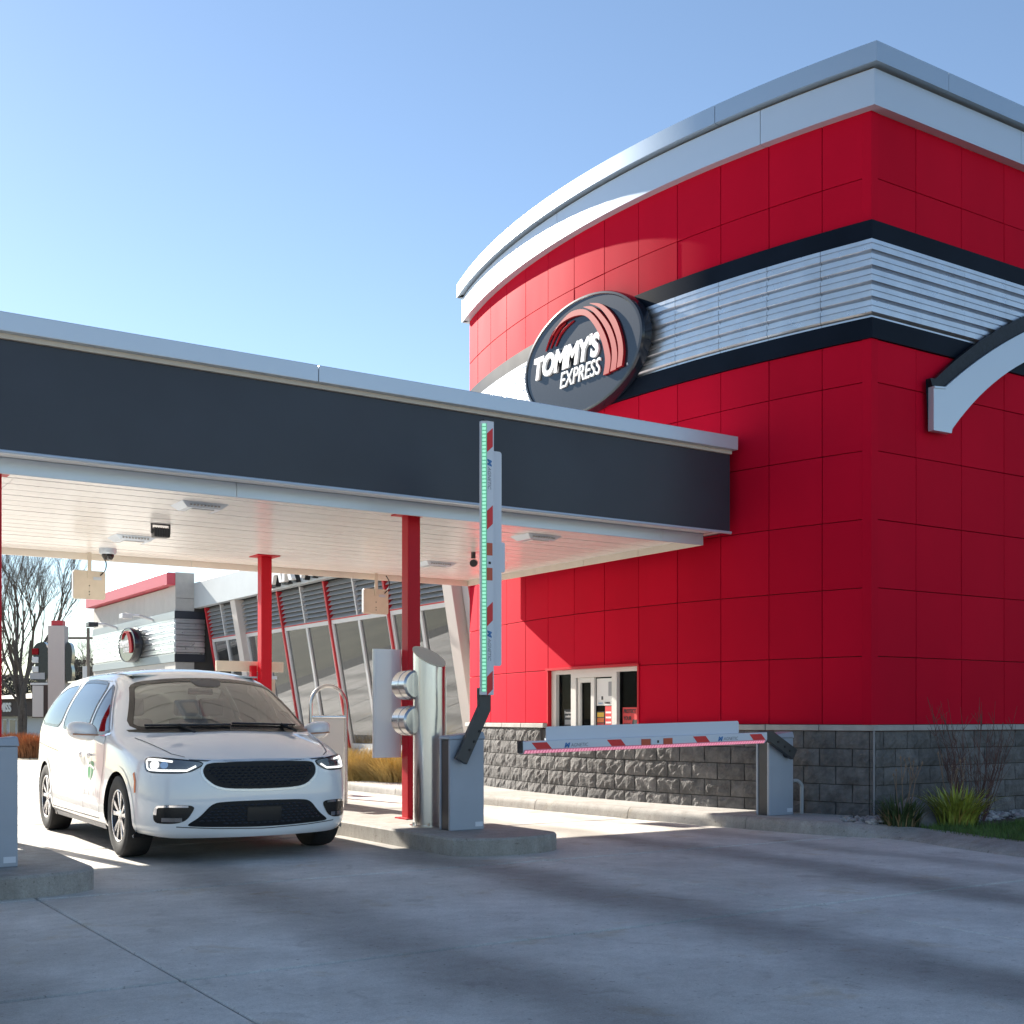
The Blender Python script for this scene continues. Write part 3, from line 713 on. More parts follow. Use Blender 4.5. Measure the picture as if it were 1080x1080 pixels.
s = MB(); s.box(-.11, -.095, -.015, .015, -.11, 0); s.box(.095, .11, -.015, .015, -.11, 0); s.box(-.11, .11, -.015, .015, -.012, 0); s.build('yoke', DKGREY, t)
t = thing('dome_camera', 'white dome security camera above the left beige antenna panel', 'camera', (4.28, 16.2, 3.452))
s = MB(); s.lathe([(0, 0), (.11, 0), (.11, -.05), (.095, -.075), (0, -.075)], 20); s.build('housing', WHITE, t, smooth=True)
s = MB(); s.lathe([(.08, -.076), (.075, -.11), (.05, -.145), (0, -.155)], 20); s.build('dome', mat('smoked_dome', (.02, .02, .022), .1), t, smooth=True)
t = thing('security_camera', 'small dark camera on the soffit behind the raised barrier arm', 'camera', (8.45, 13.9, 3.452))
s = MB(); s.cyl((0, 0, 0), (0, 0, -.08), .03); s.build('mount', DKGREY, t); s = MB(); s.cyl((.05, .06, -.13), (-.06, -.10, -.16), .05, n=14); s.build('camera_body', DKGREY, t, smooth=True)
def antenna(x, label):
    t = thing('antenna_panel', label, 'antenna', (x, 16.72, 3.45), group='lane antenna panels')
    s = MB(); P = rrect(-.21, .21, -.62, -.24, .03); s.prism(P, lambda p: (p[0], -.02, p[1]), lambda p: (p[0], .02, p[1])); pn = s.build('panel', BEIGE, t)
    s = MB(); s.box(-.215, -.205, -.03, .03, -.60, -.26); s.build('panel_rim', MULL, t)
    s = MB(); s.box(-.025, .025, -.035, -.021, -.34, 0); s.build('bracket', BEIGE, t)
    s = MB(); s.tube(dense([(.14, -.03, -.30), (.20, -.05, -.22), (.21, -.05, -.12), (.16, -.04, -.03)], 4), .008, 6); s.build('cable', BLACK, t)
    s = MB(); s.box(.05, .16, -.0225, -.0205, -.36, -.32); s.build('sticker', WHITE, pn)
    s = MB(); [s.cyl((0, -.026, z), (0, -.0195, z), .008, n=6) for z in (-.44, -.52, -.56)]; s.build('screw', DKGREY, pn)
antenna(4.17, 'beige square antenna panel hanging from the canopy above the minivan')
antenna(8.42, 'beige square antenna panel hanging from the canopy left of the red post')

# ------------------------------------------------------------------ barrier gates
def arm_map(raised, tilt):
    if raised: return lambda l, u, d: (u, d, l)
    c, s_ = math.cos(tilt), math.sin(tilt)
    return lambda l, u, d: (-(l*c+u*s_), d, u*c-l*s_)
def gate(loc, label, raised=None, L=3.1, led=(.1, 1, .5), tilt=0.0, group='barrier gates'):
    t = thing('barrier_gate', label, 'barrier', loc, group=group)
    W, D, Hh = .385, .21, .90
    s = MB(); s.box(.0, W, -.0, .035, 0, Hh-.02); s.box(.0, W, D-.03, D, 0, Hh-.02); s.box(W-.02, W, .036, D-.031, 0, Hh-.02); s.build('housing', HOUSE, t, bevel=.008)
    s = MB(); s.box(.008, W-.021, .0365, D-.0315, .0, Hh-.03); s.build('side_door', DKGREY, t)
    s = MB(); s.hexa([(-.012, -.012, Hh-.019), (W+.012, -.012, Hh-.019), (W+.012, D+.012, Hh-.019), (-.012, D+.012, Hh-.019)],
                     [(0, .004, Hh+.012), (W, .004, Hh+.055), (W, D-.004, Hh+.055), (0, D-.004, Hh+.012)]); s.build('top_cover', HOUSE, t, bevel=.014, seg=3)
    s = MB(); s.box(W-.10, W-.015, -.002, -.0005, .03, .075); s.build('sticker', ALU, t)
    if raised is None:
        s = MB(); s.lathe([(.03, -.001), (.055, -.001), (.055, -.014), (.03, -.014)], 18, lambda x, y, z: (W/2+x-.2, z, .58+y), True); s.build('lock_ring', STEEL, t, smooth=True); return t
    mp = arm_map(raised, tilt)
    px, pz = .262, .76 if raised else .705
    def A(l, u, d):
        x, y, z = mp(l, u, d); return (px+x-(.12 if raised else 0), y-.03, pz+z-(.0 if raised else 0))
    # bent flange from the drive shaft to the arm
    w = .066
    path = [(-.07, -.015), (.30, .20), (.52, .20)] if not raised else [(-.09, -.06), (.42, .205), (.62, .205)]
    V = []; n = len(path)
    up, lo = [], []
    for i, p in enumerate(path):
        a = Vector(path[max(i-1, 0)]); bq = Vector(path[min(i+1, n-1)]); d = (bq-a).normalized(); nn = Vector((-d.y, d.x))
        k = 1.0; up.append(Vector(p)+nn*w*k); lo.append(Vector(p)-nn*w*k)
    for dd in (-.055, .0):
        V += [A(q.x, q.y, dd) for q in up]+[A(q.x, q.y, dd) for q in lo]
    F = []
    for i in range(n-1):
        F += [(i, i+1, n+i+1, n+i), (2*n+i, 3*n+i, 3*n+i+1, 2*n+i+1), (i, 2*n+i, 2*n+i+1, i+1), (n+i, n+i+1, 3*n+i+1, 3*n+i)]
    F += [(0, n, 3*n, 2*n), (n-1, 2*n-1+2*n-n+0, 0, 0)] if False else [(0, n, 3*n, 2*n), (n-1, 2*n+n-1, 3*n+n-1, n+n-1)]
    s = MB(); s.add(V, F); fl = s.build('arm_flange', DKGREY, t, bevel=.006)
    s = MB(); [s.cyl(A(l, u, -.062), A(l, u, -.054), .014, n=8) for l, u in ((.02, .03), (.10, .08), (.2, .14))]; s.build('bolt', BLACK, fl)
    s = MB(); s.cyl(A(0, 0, 0), A(0, 0, .035), .05, n=16); s.build('drive_shaft', DKGREY, t, smooth=True)
    l0 = path[-1][0]-.09; u0 = .20; hw = .055
    def abox(mb, la, lb, ua, ub, da, db):
        mb.hexa([A(la, ua, da), A(lb, ua, da), A(lb, ub, da), A(la, ub, da)], [A(la, ua, db), A(lb, ua, db), A(lb, ub, db), A(la, ub, db)])
    s = MB(); PR_ = [(u0+hw, -.06), (u0+hw, -.135), (u0-hw+.028, -.135), (u0-hw-.012, -.098), (u0-hw-.012, -.06)]; s.hexa([A(l0+.02, u_, d_) for u_, d_ in PR_], [A(l0+L, u_, d_) for u_, d_ in PR_]); arm = s.build('arm', ALU, t, bevel=.004, seg=1)
    s = MB(); abox(s, l0+L+.001, l0+L+.014, u0-hw-.003, u0+hw+.003, -.14, -.055); s.build('end_cap', DKGREY, arm)
    s = MB(); P = rrect(l0+.115*L, l0+.90*L, u0+hw-.01, u0+hw+.135, .025); s.prism(P, lambda p: A(p[0], p[1], -.059), lambda p: A(p[0], p[1], -.052)); s.build('skirt_plate', ALU, t)
    if raised:
      s = MB(); P = rrect(l0+.46*L, l0+.57*L, u0+hw+.03, u0+hw+.18, .02); s.prism(P, lambda p: A(p[0], p[1], -.051), lambda p: A(p[0], p[1], -.045)); s.build('skirt_joint', ALU, t)
    for f in (.06, .31, .66, .94):
        s = MB(); c = l0+f*L; sk = .035 if not raised else .035
        P = [(c-.11-sk, u0-.026), (c+.07-sk, u0-.026), (c+.11-sk+.02, u0+.040), (c-.07-sk+.02, u0+.040)]
        s.prism(P, lambda p: A(p[0], p[1], -.137), lambda p: A(p[0], p[1], -.1353)); s.build('reflector', REFL, arm)
    OR = mat('amber_reflector', (.50, .07, .025), .35)
    for f in (.445, .535):
        s = MB(); c = l0+f*L; abox(s, c-.06, c+.06, u0-.030, u0+.033, -.142, -.1353); s.build('reflector', OR, arm)
    s = MB(); c = l0+.49*L; abox(s, c-.076, c+.076, u0-.028, u0+.031, -.140, -.1353); s.build('label_plate', ALU, arm)
    s = MB(); [s.prism([(c+q-.012, u0-.012), (c+q+.012, u0-.012), (c+q+.012, u0+.015), (c+q-.012, u0+.015)], lambda p: A(p[0], p[1], -.1415), lambda p: A(p[0], p[1], -.1403)) for q in (-.012,)]; s.build('print_mark', BLACK, arm)
    LED = mat('led_%d%d' % (int(led[0]*9), int(led[1]*9)), (.6, .6, .6), .3, emit=led, estr=.22)
    s = MB(); n = int(L/.036)
    for k in range(1, n-1):
        c = l0+.03+k*L/n; s.hexa([A(c-.012, u0-hw+.022-.002, -.1315), A(c+.012, u0-hw+.022-.002, -.1315), A(c+.012, u0-hw-.004-.002, -.1075), A(c-.012, u0-hw-.004-.002, -.1075)], [A(c-.012, u0-hw+.022-.006, -.1355), A(c+.012, u0-hw+.022-.006, -.1355), A(c+.012, u0-hw-.004-.006, -.1115), A(c-.012, u0-hw-.004-.006, -.1115)])
    s.build('led_strip', LED, arm)['kind'] = 'stuff'
    s = MB(); la, lb = l0+.05, l0+L-.03; s.hexa([A(la, u0-hw+.027, -.1352), A(lb, u0-hw+.027, -.1352), A(lb, u0-hw-.010, -.1012), A(la, u0-hw-.010, -.1012)], [A(la, u0-hw+.025, -.1372), A(lb, u0-hw+.025, -.1372), A(lb, u0-hw-.012, -.1032), A(la, u0-hw-.012, -.1032)])
    s.build('led_cover', mat('ledcover_%d%d' % (int(led[0]*9), int(led[1]*9)), tuple(.12+.38*c for c in led), .3, emit=led, estr=.035), arm)
    BLUE = mat('logo_blue', (.02, .16, .42), .5); INK = mat('logo_grey', (.18, .20, .24), .5)
    for f in (.18, .80):
        c = l0+f*L
        me = text_mesh('AGNETIC', .05, .0004, INK, shear=.2, sx=1.0); me2 = text_mesh('M', .062, .0004, BLUE, shear=.25, offset=.004, sx=1.2)
        # reads left to right on the lowered arm; on the raised arm it reads downwards
        u = (Vector(A(0, 0, 0))-Vector(A(1, 0, 0))); v = (Vector(A(0, 1, 0))-Vector(A(0, 0, 0)))
        o = Vector(A(c-.02, u0, -.1362)); obj('lettering', me, arm, mx=basis(o, u, v)); o = Vector(A(c+.135, u0, -.1362)); obj('lettering', me2, arm, mx=basis(o, u, v))
    return t
gate((5.92, 10.17, .16), 'grey barrier gate with its arm raised and green lights, on the lane island', True, 2.67, (.22, 1.0, .55))
gate((10.00, 10.0, .138), 'grey barrier gate with its striped arm lowered, beside the grey block wall', False, 3.29, (1.0, .22, .38), R(1.2))
gate((1.47, 9.47, .16), 'grey barrier gate cabinet at the left picture edge, on the rounded island', None)

# conduit elbow beside the right gate
s = MB(); s.tube(dense([(10.42, 10.05, .52), (10.50, 10.05, .52), (10.56, 10.04, .47), (10.565, 10.04, .38), (10.565, 10.04, .137)], 4), .022, 8)
tag(s.build('conduit', mat('grey_pvc', (.36, .38, .40), .5), smooth=True), 'bent grey conduit pipe beside the right barrier gate', 'pipe')

# ------------------------------------------------------------------ steel signal column with two lamps
sc = thing('signal_column', 'brushed steel column with slanted top and two round signal lamps on the island', 'signal', (6.02, 10.76, .16))
s = MB(); n = 32; r = .162; V = []; F = []
for i in range(n):
    a = 2*math.pi*i/n; x, y = r*math.cos(a), r*math.sin(a); V.append((x, y, 0.0))
for i in range(n):
    a = 2*math.pi*i/n; x, y = r*math.cos(a), r*math.sin(a); V.append((x, y, 1.70-.48*(x*.84-y*.55)+.42*(x*.55+y*.84)))
F = [(i, (i+1) % n, n+(i+1) % n, n+i) for i in range(n)]
s.add(V, F); s.build('column_tube', STEEL, sc, smooth=True)
s = MB(); V2 = [(v[0]*1.03, v[1]*1.03, v[2]+.002) for v in V[n:]]; V3 = [(v[0]*1.03, v[1]*1.03, v[2]+.014) for v in V[n:]]; s.hexa(V2, V3); s.build('slanted_lid', mat('lid_tan_reflection', (.60, .50, .38), .5), sc)  # lid coloured tan to imitate the beige reflection on it
s = MB(); s.box(.163, .170, -.05, .05, .02, 1.50); s.build('access_strip', STEEL, sc)
s = MB(); s.lathe([(.0, 0), (.20, 0), (.20, .014), (0, .014)], 28); fl = s.build('base_flange', STEEL, sc)
s = MB(); [s.cyl((.178*math.cos(R(60*k)), .178*math.sin(R(60*k)), .014), (.178*math.cos(R(60*k)), .178*math.sin(R(60*k)), .045), .012, n=6) for k in range(6)]; s.build('anchor_bolt', STEEL, fl)
for z in (1.42, 1.06):
    s = MB(); s.lathe([(0, -.02), (.13, -.02), (.15, .0), (.15, .12), (.154, .12), (.154, .13), (.15, .13), (.15, .26), (.135, .26), (.135, .14), (0, .14)], 28, lambda x, y, q: (-.13+x, q+.02, z+y)); lp = s.build('signal_lamp', STEEL, sc, smooth=True, autosm=.5)
    s = MB(); s.lathe([(0, .15), (.13, .15)], 24, lambda x, y, q: (-.13+x, q+.02, z+y)); s.build('lamp_lens', mat('lens_%d' % (z*100), (.3, .02, .02) if z > 1.2 else (.02, .3, .1), .2), lp)
# tall white panel in front of the red post
t = thing('signal_board', 'tall white panel mounted on the red post behind the steel column', 'panel', (6.08, 11.80, .16))
s = MB(); P = rrect(-.17, .17, -.03, .03, .028); s.prism(P, lambda p: (p[0], p[1], .66), lambda p: (p[0], p[1], 1.83)); s.build('panel', mat('gloss_white', (.72, .73, .76), .2, coat=.4), t, smooth=True, autosm=.5)
s = MB(); [s.box(.16, .24, -.072, .02, z, z+.06) for z in (.9, 1.5)]; s.build('bracket', RED_TRIM, t)
# board stack at the rear post
t = thing('menu_board', 'beige sign boards seen from behind on the rear red post', 'sign', (6.14, 15.94, .16))
s = MB(); s.box(-.50, .46, -.02, .03, 1.72, 1.86); s.build('top_board', BEIGE, t, bevel=.006)
s = MB(); s.box(-.40, .34, -.02, .06, .72, 1.66); s.build('main_board', BEIGE, t, bevel=.01)
s = MB(); s.box(-.42, .36, -.028, -.021, 1.62, 1.665); s.build('board_edge', WHITE, t); s = MB(); s.box(-.04, .04, -.10, -.03, .8, 1.8); s.build('bracket', RED_TRIM, t)
# hooped sign frame
t = thing('hoop_frame', 'steel hoop frame with white panel on the island right of the minivan', 'guard', (6.42, 14.05, .16))
s = MB(); P = [(-.24, 0, 0), (-.24, 0, .9), (-.24, 0, 1.25)]+[(-.24*math.cos(R(k*15)), 0, 1.25+.24*math.sin(R(k*15))) for k in range(1, 12)]+[(.24, 0, 1.25), (.24, 0, .9), (.24, 0, 0)]
s.tube(P, .024, 10); s.build('hoop', STEEL, t, smooth=True)
s = MB(); s.cyl((-.24, 0, 1.10), (.24, 0, 1.10), .022, n=10); s.build('cross_rail', STEEL, t, smooth=True)
s = MB(); s.box(-.21, .21, -.012, .012, .12, 1.08); s.build('panel', mat('cream_panel', (.68, .64, .58), .5), t, bevel=.004)
# bollards and a little speaker post further back
def pole(name, cat, x, y, h, r, label, z0=.0):
    t = thing(name, label, cat, (x, y, z0)); s = MB(); s.cyl((0, 0, 0), (0, 0, h), r, n=16); s.build('shaft', STEEL, t, smooth=True)
    s = MB(); s.lathe([(0, h+.02), (r*.7, h+.012), (r, h+.001)], 16); s.build('cap', STEEL, t, smooth=True); return t
pole('bollard', 'bollard', 8.06, 17.9, 1.05, .06, 'steel bollard left of the tall white panel')
t = thing('vacuum_post', 'slim post with small white round-faced box beside the steel bollard', 'post', (8.35, 19.2, 0))
s = MB(); s.cyl((.09, 0, 0), (.09, 0, 1.0), .035); s.build('shaft', STEEL, t, smooth=True)
s = MB(); s.box(-.16, .06, -.08, .08, .72, .92); bx = s.build('box', WHITE, t, bevel=.02); s = MB(); s.lathe([(0, .0), (.075, 0), (.075, .012), (.05, .02), (0, .02)], 18, lambda x, y, z: (-.05+x, -.081-z, .82+y)); s.build('round_face', DKGREY, bx)
s = MB(); s.box(-.02, .1, -.03, .03, .78, .84); s.build('bracket', STEEL, t)
# ------------------------------------------------------------------ minivan (local: +x forward, +y left, front axle at x=0)
PAINT = mat('white_car_paint', (.80, .81, .82), .30, coat=1.0)
TRIMB = mat('gloss_black_trim', (.010, .010, .011), .25)
CHROME = mat('chrome', (.80, .80, .82), .08, metal=1)
SEAMM = mat('panel_gap', (.06, .06, .065), .6)
CARGL = glass('car_glass', (.74, .86, .78), .17)
CARSIDE = glass('car_side_glass', (.18, .21, .22), .03)
GRILLE = mat('grille_mesh', (.006, .007, .010), .45, spec=.25)
INTER = mat('interior_grey', (.52, .54, .50), .8); SEATM = mat('seat_fabric', (.36, .37, .35), .85)
TYRE = mat('tyre_rubber', (.016, .016, .017), .75, noise=.3, nscale=20); RIM = mat('alloy_wheel', (.62, .62, .64), .25, metal=1)
def minivan(loc, rz, label):
    car = thing('minivan', label, 'minivan', loc, rz)
    cap = [
     [(.50, .905, .885), (.70, .80, .90), (.84, .61, .895), (.915, .41, .885), (.955, .20, .88), (.965, 0, .88)],
     [(.20, .955, .965), (.38, .845, 1.0), (.50, .66, 1.01), (.60, .42, 1.01), (.66, .20, 1.01), (.67, 0, 1.01)],
     [(-.22, .968, 1.03), (-.12, .915, 1.06), (.0, .80, 1.09), (.14, .50, 1.125), (.20, .22, 1.135), (.21, 0, 1.14)],
     [(-.55, .97, 1.05), (-.54, .90, 1.23), (-.47, .75, 1.40), (-.36, .50, 1.43), (-.31, .22, 1.44), (-.30, 0, 1.445)],
     [(-1.0, .975, 1.07), (-1.0, .885, 1.37), (-.95, .675, 1.655), (-.87, .46, 1.70), (-.82, .20, 1.72), (-.81, 0, 1.725)],
     [(-1.6, .98, 1.085), (-1.6, .89, 1.39), (-1.55, .69, 1.69), (-1.5, .48, 1.745), (-1.5, .20, 1.768), (-1.5, 0, 1.775)],
     [(-2.6, .975, 1.105), (-2.6, .885, 1.40), (-2.6, .69, 1.69), (-2.6, .48, 1.745), (-2.6, .20, 1.768), (-2.6, 0, 1.775)],
     [(-3.4, .955, 1.125), (-3.38, .86, 1.40), (-3.36, .665, 1.665), (-3.34, .46, 1.72), (-3.34, .20, 1.745), (-3.34, 0, 1.75)],
     [(-3.9, .90, 1.14), (-3.84, .80, 1.40), (-3.76, .62, 1.61), (-3.74, .44, 1.665), (-3.74, .20, 1.685), (-3.74, 0, 1.69)],
     [(-4.10, .78, 1.14), (-4.03, .70, 1.30), (-3.97, .56, 1.42), (-3.97, .40, 1.44), (-3.98, .20, 1.45), (-3.98, 0, 1.45)],
     [(-4.14, .70, 1.06), (-4.13, .62, 1.12), (-4.13, .50, 1.14), (-4.14, .36, 1.14), (-4.15, .18, 1.14), (-4.15, 0, 1.14)]]
    top = [cap[0][j] for j in range(5, -1, -1)]+[cap[i][0] for i in range(1, 11)]+[cap[10][j] for j in range(1, 6)]
    def plan(k, lvl):
        x, y, z = top[k]
        zf = k <= 4; rear = k >= 13
        # widest plan line and bottom line
        W = {0: (.985, 0), 1: (.975, .20), 2: (.935, .43), 3: (.865, .64), 4: (.745, .83), 5: (.53, .945), 6: (.22, .99), 7: (-.22, 1.0), 8: (-.55, 1.004), 9: (-1.0, 1.006), 10: (-1.6, 1.008), 11: (-2.6, 1.006), 12: (-3.4, .99), 13: (-3.9, .93), 14: (-4.12, .80), 15: (-4.18, .72), 16: (-4.20, .64), 17: (-4.21, .51), 18: (-4.22, .37), 19: (-4.22, .18), 20: (-4.22, 0)}[k]
        return W
    LV = [(.215, .055), (.26, .012), (.40, .0), (.58, .0), (.76, .012)]
    V = []; idx = {}
    def vid(p):
        k = (round(p[0], 4), round(p[1], 4), round(p[2], 4))
        if k not in idx: idx[k] = len(V); V.append(p)
        return idx[k]
    F = []
    for sg in (1, -1):
        C = [[vid((p[0], p[1]*sg, p[2])) for p in row] for row in cap]
        for i in range(10):
            for j in range(5): F.append((C[i][j], C[i][j+1], C[i+1][j+1], C[i+1][j]))
        B = []
        for z, ins in LV:
            row = []
            for k in range(21):
                wx, wy = plan(k, z); ccx = -1.6
                fx = 1.0; zz = z
                front = max(0, 1-abs(k)/5.0)
                if z < .3: zz = z+(.0 if k < 5 else .03)
                if z == .76: 
                    tx, ty, tz = top[k]; zz = .76+(.03 if k > 6 else 0)
                d = ins
                nx = 0 if 5 < k < 13 else (1 if k <= 5 else -1); 
                ux = -nx*d*(1.0 if k <= 4 else .6); uy = -d*(1 if wy > .3 else wy/.3)
                row.append(vid((wx+ux, max(0, (wy+uy))*sg if wy > 0 else 0, zz)))
            B.append(row)
        T = [vid((p[0], p[1]*sg, p[2])) for p in top]
        B.append(T)
        for a in range(len(B)-1):
            for k in range(20):
                q = (B[a][k], B[a][k+1], B[a+1][k+1], B[a+1][k])
                if len(set(q)) == 4: F.append(q)
    me = bpy.data.meshes.new('body'); me.from_pydata(V, [], F); bm = bmesh.new(); bm.from_mesh(me); bmesh.ops.recalc_face_normals(bm, faces=bm.faces)
    # normals outward
    if sum((f.normal.dot(f.calc_center_median()-Vector((-1.6, 0, .8))) for f in bm.faces)) < 0: bmesh.ops.reverse_faces(bm, faces=bm.faces)
    cl = bm.edges.layers.float.new('crease_edge'); 
    tk = [(round(p[0], 4), round(abs(p[1]), 4), round(p[2], 4)) for p in top]
    def isk(v, L): return (round(v.co.x, 4), round(abs(v.co.y), 4), round(v.co.z, 4)) in L
    A2 = [(round(cap[i][2][0], 4), round(cap[i][2][1], 4), round(cap[i][2][2], 4)) for i in range(2, 9)]
    HL = tk[:6]; BELT = tk[6:15]; COWL = [tuple(round(c, 4) for c in p) for p in cap[2][1:]]
    for e in bm.edges:
        a, b_ = e.verts
        if isk(a, HL) and isk(b_, HL): e[cl] = .55
        elif isk(a, BELT) and isk(b_, BELT): e[cl] = .25
        elif isk(a, A2) and isk(b_, A2): e[cl] = .35
        elif isk(a, COWL) and isk(b_, COWL): e[cl] = .6
    bm.to_mesh(me); bm.free()
    tmp = link(bpy.data.objects.new('tmp', me)); sd = tmp.modifiers.new('s', 'SUBSURF'); sd.levels = 4; sd.render_levels = 4
    bpy.context.view_layer.update(); dg = bpy.context.evaluated_depsgraph_get(); me2 = bpy.data.meshes.new_from_object(tmp.evaluated_get(dg)); bpy.data.objects.remove(tmp)
    bm = bmesh.new(); bm.from_mesh(me2); bvh = BVHTree.FromBMesh(bm)
    # ---- projection helpers
    def hit(o, d):
        h = bvh.ray_cast(Vector(o), Vector(d)); return h
    def P_front(p, off): 
        h = hit((3, p[0], p[1]), (-1, 0, 0)); return h[0]+h[1]*off if h[0] else Vector((0, p[0], p[1]))
    def P_side(sg):
        def f(p, off):
            h = hit((p[0], 3*sg, p[1]), (0, -sg, 0)); return h[0]+h[1]*off if h[0] else Vector((p[0], sg*.95, p[1]))
        return f
    def P_top(p, off):
        h = hit((p[0], p[1], 4), (0, 0, -1)); return h[0]+h[1]*off if h[0] else Vector((p[0], p[1], 1))
    def P_diag(sg, ang=38):
        d = Vector((math.cos(R(ang)), math.sin(R(ang))*sg, 0)); u = Vector((-math.sin(R(ang)), math.cos(R(ang))*sg, 0)); c = Vector((.66, .72*sg, 0))
        def f(p, off):          # p = (sideways outwards, z)
            o = c+u*p[0]+Vector((0, 0, p[1])); h = hit(o+d*2, -d); return h[0]+h[1]*off if h[0] else o
        return f
    def resample(P, step):
        out = []
        for i in range(len(P)):
            a = Vector(P[i]); b_ = Vector(P[(i+1) % len(P)]); n = max(1, int((b_-a).length/step))
            out += [a.lerp(b_, k/n) for k in range(n)]
        return out
    def inside(p, P):
        c = False; n = len(P); j = n-1
        for i in range(n):
            if (P[i][1] > p[1]) != (P[j][1] > p[1]) and p[0] < (P[j][0]-P[i][0])*(p[1]-P[i][1])/(P[j][1]-P[i][1])+P[i][0]: c = not c
            j = i
        return c
    def inset(P, d):
        n = len(P); A = sum(P[i][0]*P[(i+1) % n][1]-P[(i+1) % n][0]*P[i][1] for i in range(n)); s_ = 1 if A > 0 else -1; out = []
        for i in range(n):
            a = Vector(P[i-1]); b_ = Vector(P[(i+1) % n]); t_ = (b_-a); 
            t_ = t_.normalized() if t_.length > 1e-6 else Vector((1, 0)); out.append(Vector(P[i])+Vector((-t_.y, t_.x))*d*s_)
        return out
    def patch(name, outer_, proj, off, m, parent=None, step=.04, hole=None, thick=0):
        outer_ = resample(outer_, step); verts = list(outer_); edges = [(i, (i+1) % len(outer_)) for i in range(len(outer_))]
        if hole:
            hl = resample(hole, step); n0 = len(verts); verts += hl; edges += [(n0+i, n0+(i+1) % len(hl)) for i in range(len(hl))]
        xs = [p[0] for p in outer_]; ys = [p[1] for p in outer_]
        y = min(ys)+step/2; odd = 0
        ins_ = inset(outer_, step*.35)
        while y < max(ys):
            x = min(xs)+step/2*(odd % 2)
            while x < max(xs):
                if inside((x, y), ins_) and not (hole and inside((x, y), hl)): verts.append(Vector((x, y)))
                x += step
            y += step*.87; odd += 1
        vo, eo, fo, *_ = geometry.delaunay_2d_cdt(verts, edges, [], 1, 1e-5)
        if hole: fo = [f for f in fo if not inside(((vo[f[0]][0]+vo[f[1]][0]+vo[f[2]][0])/3, (vo[f[0]][1]+vo[f[1]][1]+vo[f[2]][1])/3), hl)]
        fo = [f for f in fo if inside(((vo[f[0]][0]+vo[f[1]][0]+vo[f[2]][0])/3, (vo[f[0]][1]+vo[f[1]][1]+vo[f[2]][1])/3), outer_)]
        VV = [proj(p, off) for p in vo]
        mm = bpy.data.meshes.new(name); mm.from_pydata([tuple(v) for v in VV], [], [tuple(f) for f in fo])
        b2 = bmesh.new(); b2.from_mesh(mm); bmesh.ops.recalc_face_normals(b2, faces=b2.faces)
        b2.normal_update()
        for f in b2.faces:
            f.smooth = True
        if b2.faces:
            f = b2.faces[len(b2.faces)//2] if False else next(iter(b2.faces)); c = f.calc_center_median(); h = bvh.find_nearest(c)
            if h[1].dot(f.normal) < 0: bmesh.ops.reverse_faces(b2, faces=b2.faces)
        b2.to_mesh(mm); b2.free(); mm.materials.append(m)
        return obj(name, mm, parent or car)
    def strip(name, line, proj, width, off, m, parent=None, closed=False):
        P = [Vector(p) for p in line]
        D = []
        for i in range(len(P)-(0 if closed else 1)):
            a = P[i]; b_ = P[(i+1) % len(P)]; n = max(1, int((b_-a).length/.03)); D += [a.lerp(b_, k/n) for k in range(n)]
        if not closed: D.append(P[-1])
        V = []; F = []; n = len(D)
        for i, p in enumerate(D):
            a = D[(i-1) % n] if closed else D[max(i-1, 0)]; b_ = D[(i+1) % n] if closed else D[min(i+1, n-1)]; t_ = (b_-a).normalized(); nn = Vector((-t_.y, t_.x))*width/2
            V += [proj(p+nn, off), proj(p-nn, off)]
        for i in range(n if closed else n-1): F.append((2*i, 2*i+1, (2*((i+1) % n))+1, 2*((i+1) % n)))
        mm = make_mesh(name, V, F, m, True); return obj(name, mm, parent or car)
    # ---- glass outlines
    WS = chaikin([(-.86, 1.125), (-.40, 1.135), (0, 1.155), (.40, 1.135), (.86, 1.125), (.735, 1.42), (.665, 1.59), (.30, 1.632), (0, 1.640), (-.30, 1.632), (-.665, 1.59), (-.735, 1.42)], 2, .2)
    SW = [[(-.42, 1.115), (-.98, 1.53), (-1.15, 1.59), (-1.12, 1.095), (-.62, 1.085)],
          [(-1.20, 1.10), (-1.22, 1.605), (-1.9, 1.64), (-2.30, 1.64), (-2.34, 1.135), (-1.9, 1.12)],
          [(-2.44, 1.14), (-2.41, 1.635), (-3.05, 1.61), (-3.42, 1.52), (-3.62, 1.22), (-3.50, 1.17)]]
    SW = [chaikin(w_, 3, .14) for w_ in SW]
    # ---- holes in the body shell
    kill = []; wsi = inset(resample(WS, .06), .028); swi = [inset(resample(w_, .06), .022) for w_ in SW]
    WX = (0, -3.089); AR = .412
    for f in bm.faces:
        c = f.calc_center_median()
        if c.x > -1.05 and c.z > 1.10 and f.normal.x > .25 and inside((c.y, c.z), wsi): kill.append(f)
        elif abs(c.y) > .6 and c.z > 1.05 and any(inside((c.x, c.z), w_) for w_ in swi): kill.append(f)
        elif abs(c.y) > .55 and any(math.hypot(c.x-wx, c.z-.37) < AR for wx in WX): kill.append(f)
    bmesh.ops.delete(bm, geom=kill, context='FACES')
    for f in bm.faces: f.smooth = True
    me3 = bpy.data.meshes.new('body'); bm.to_mesh(me3); bm.free(); me3.materials.append(PAINT); body = obj('body', me3, car)
    # ---- windscreen
    wi = inset(WS, .035)
    ws = patch('windscreen', WS, P_front, .003, CARGL, step=.05)
    patch('frit_border', WS, P_front, .006, TRIMB, ws, .03, hole=wi)
    patch('sensor_cover', chaikin([(-.16, 1.625), (.16, 1.625), (.11, 1.545), (-.11, 1.545)], 2, .2), P_front, .0065, mat('sensor_grey', (.10, .09, .085), .5), ws, .03)
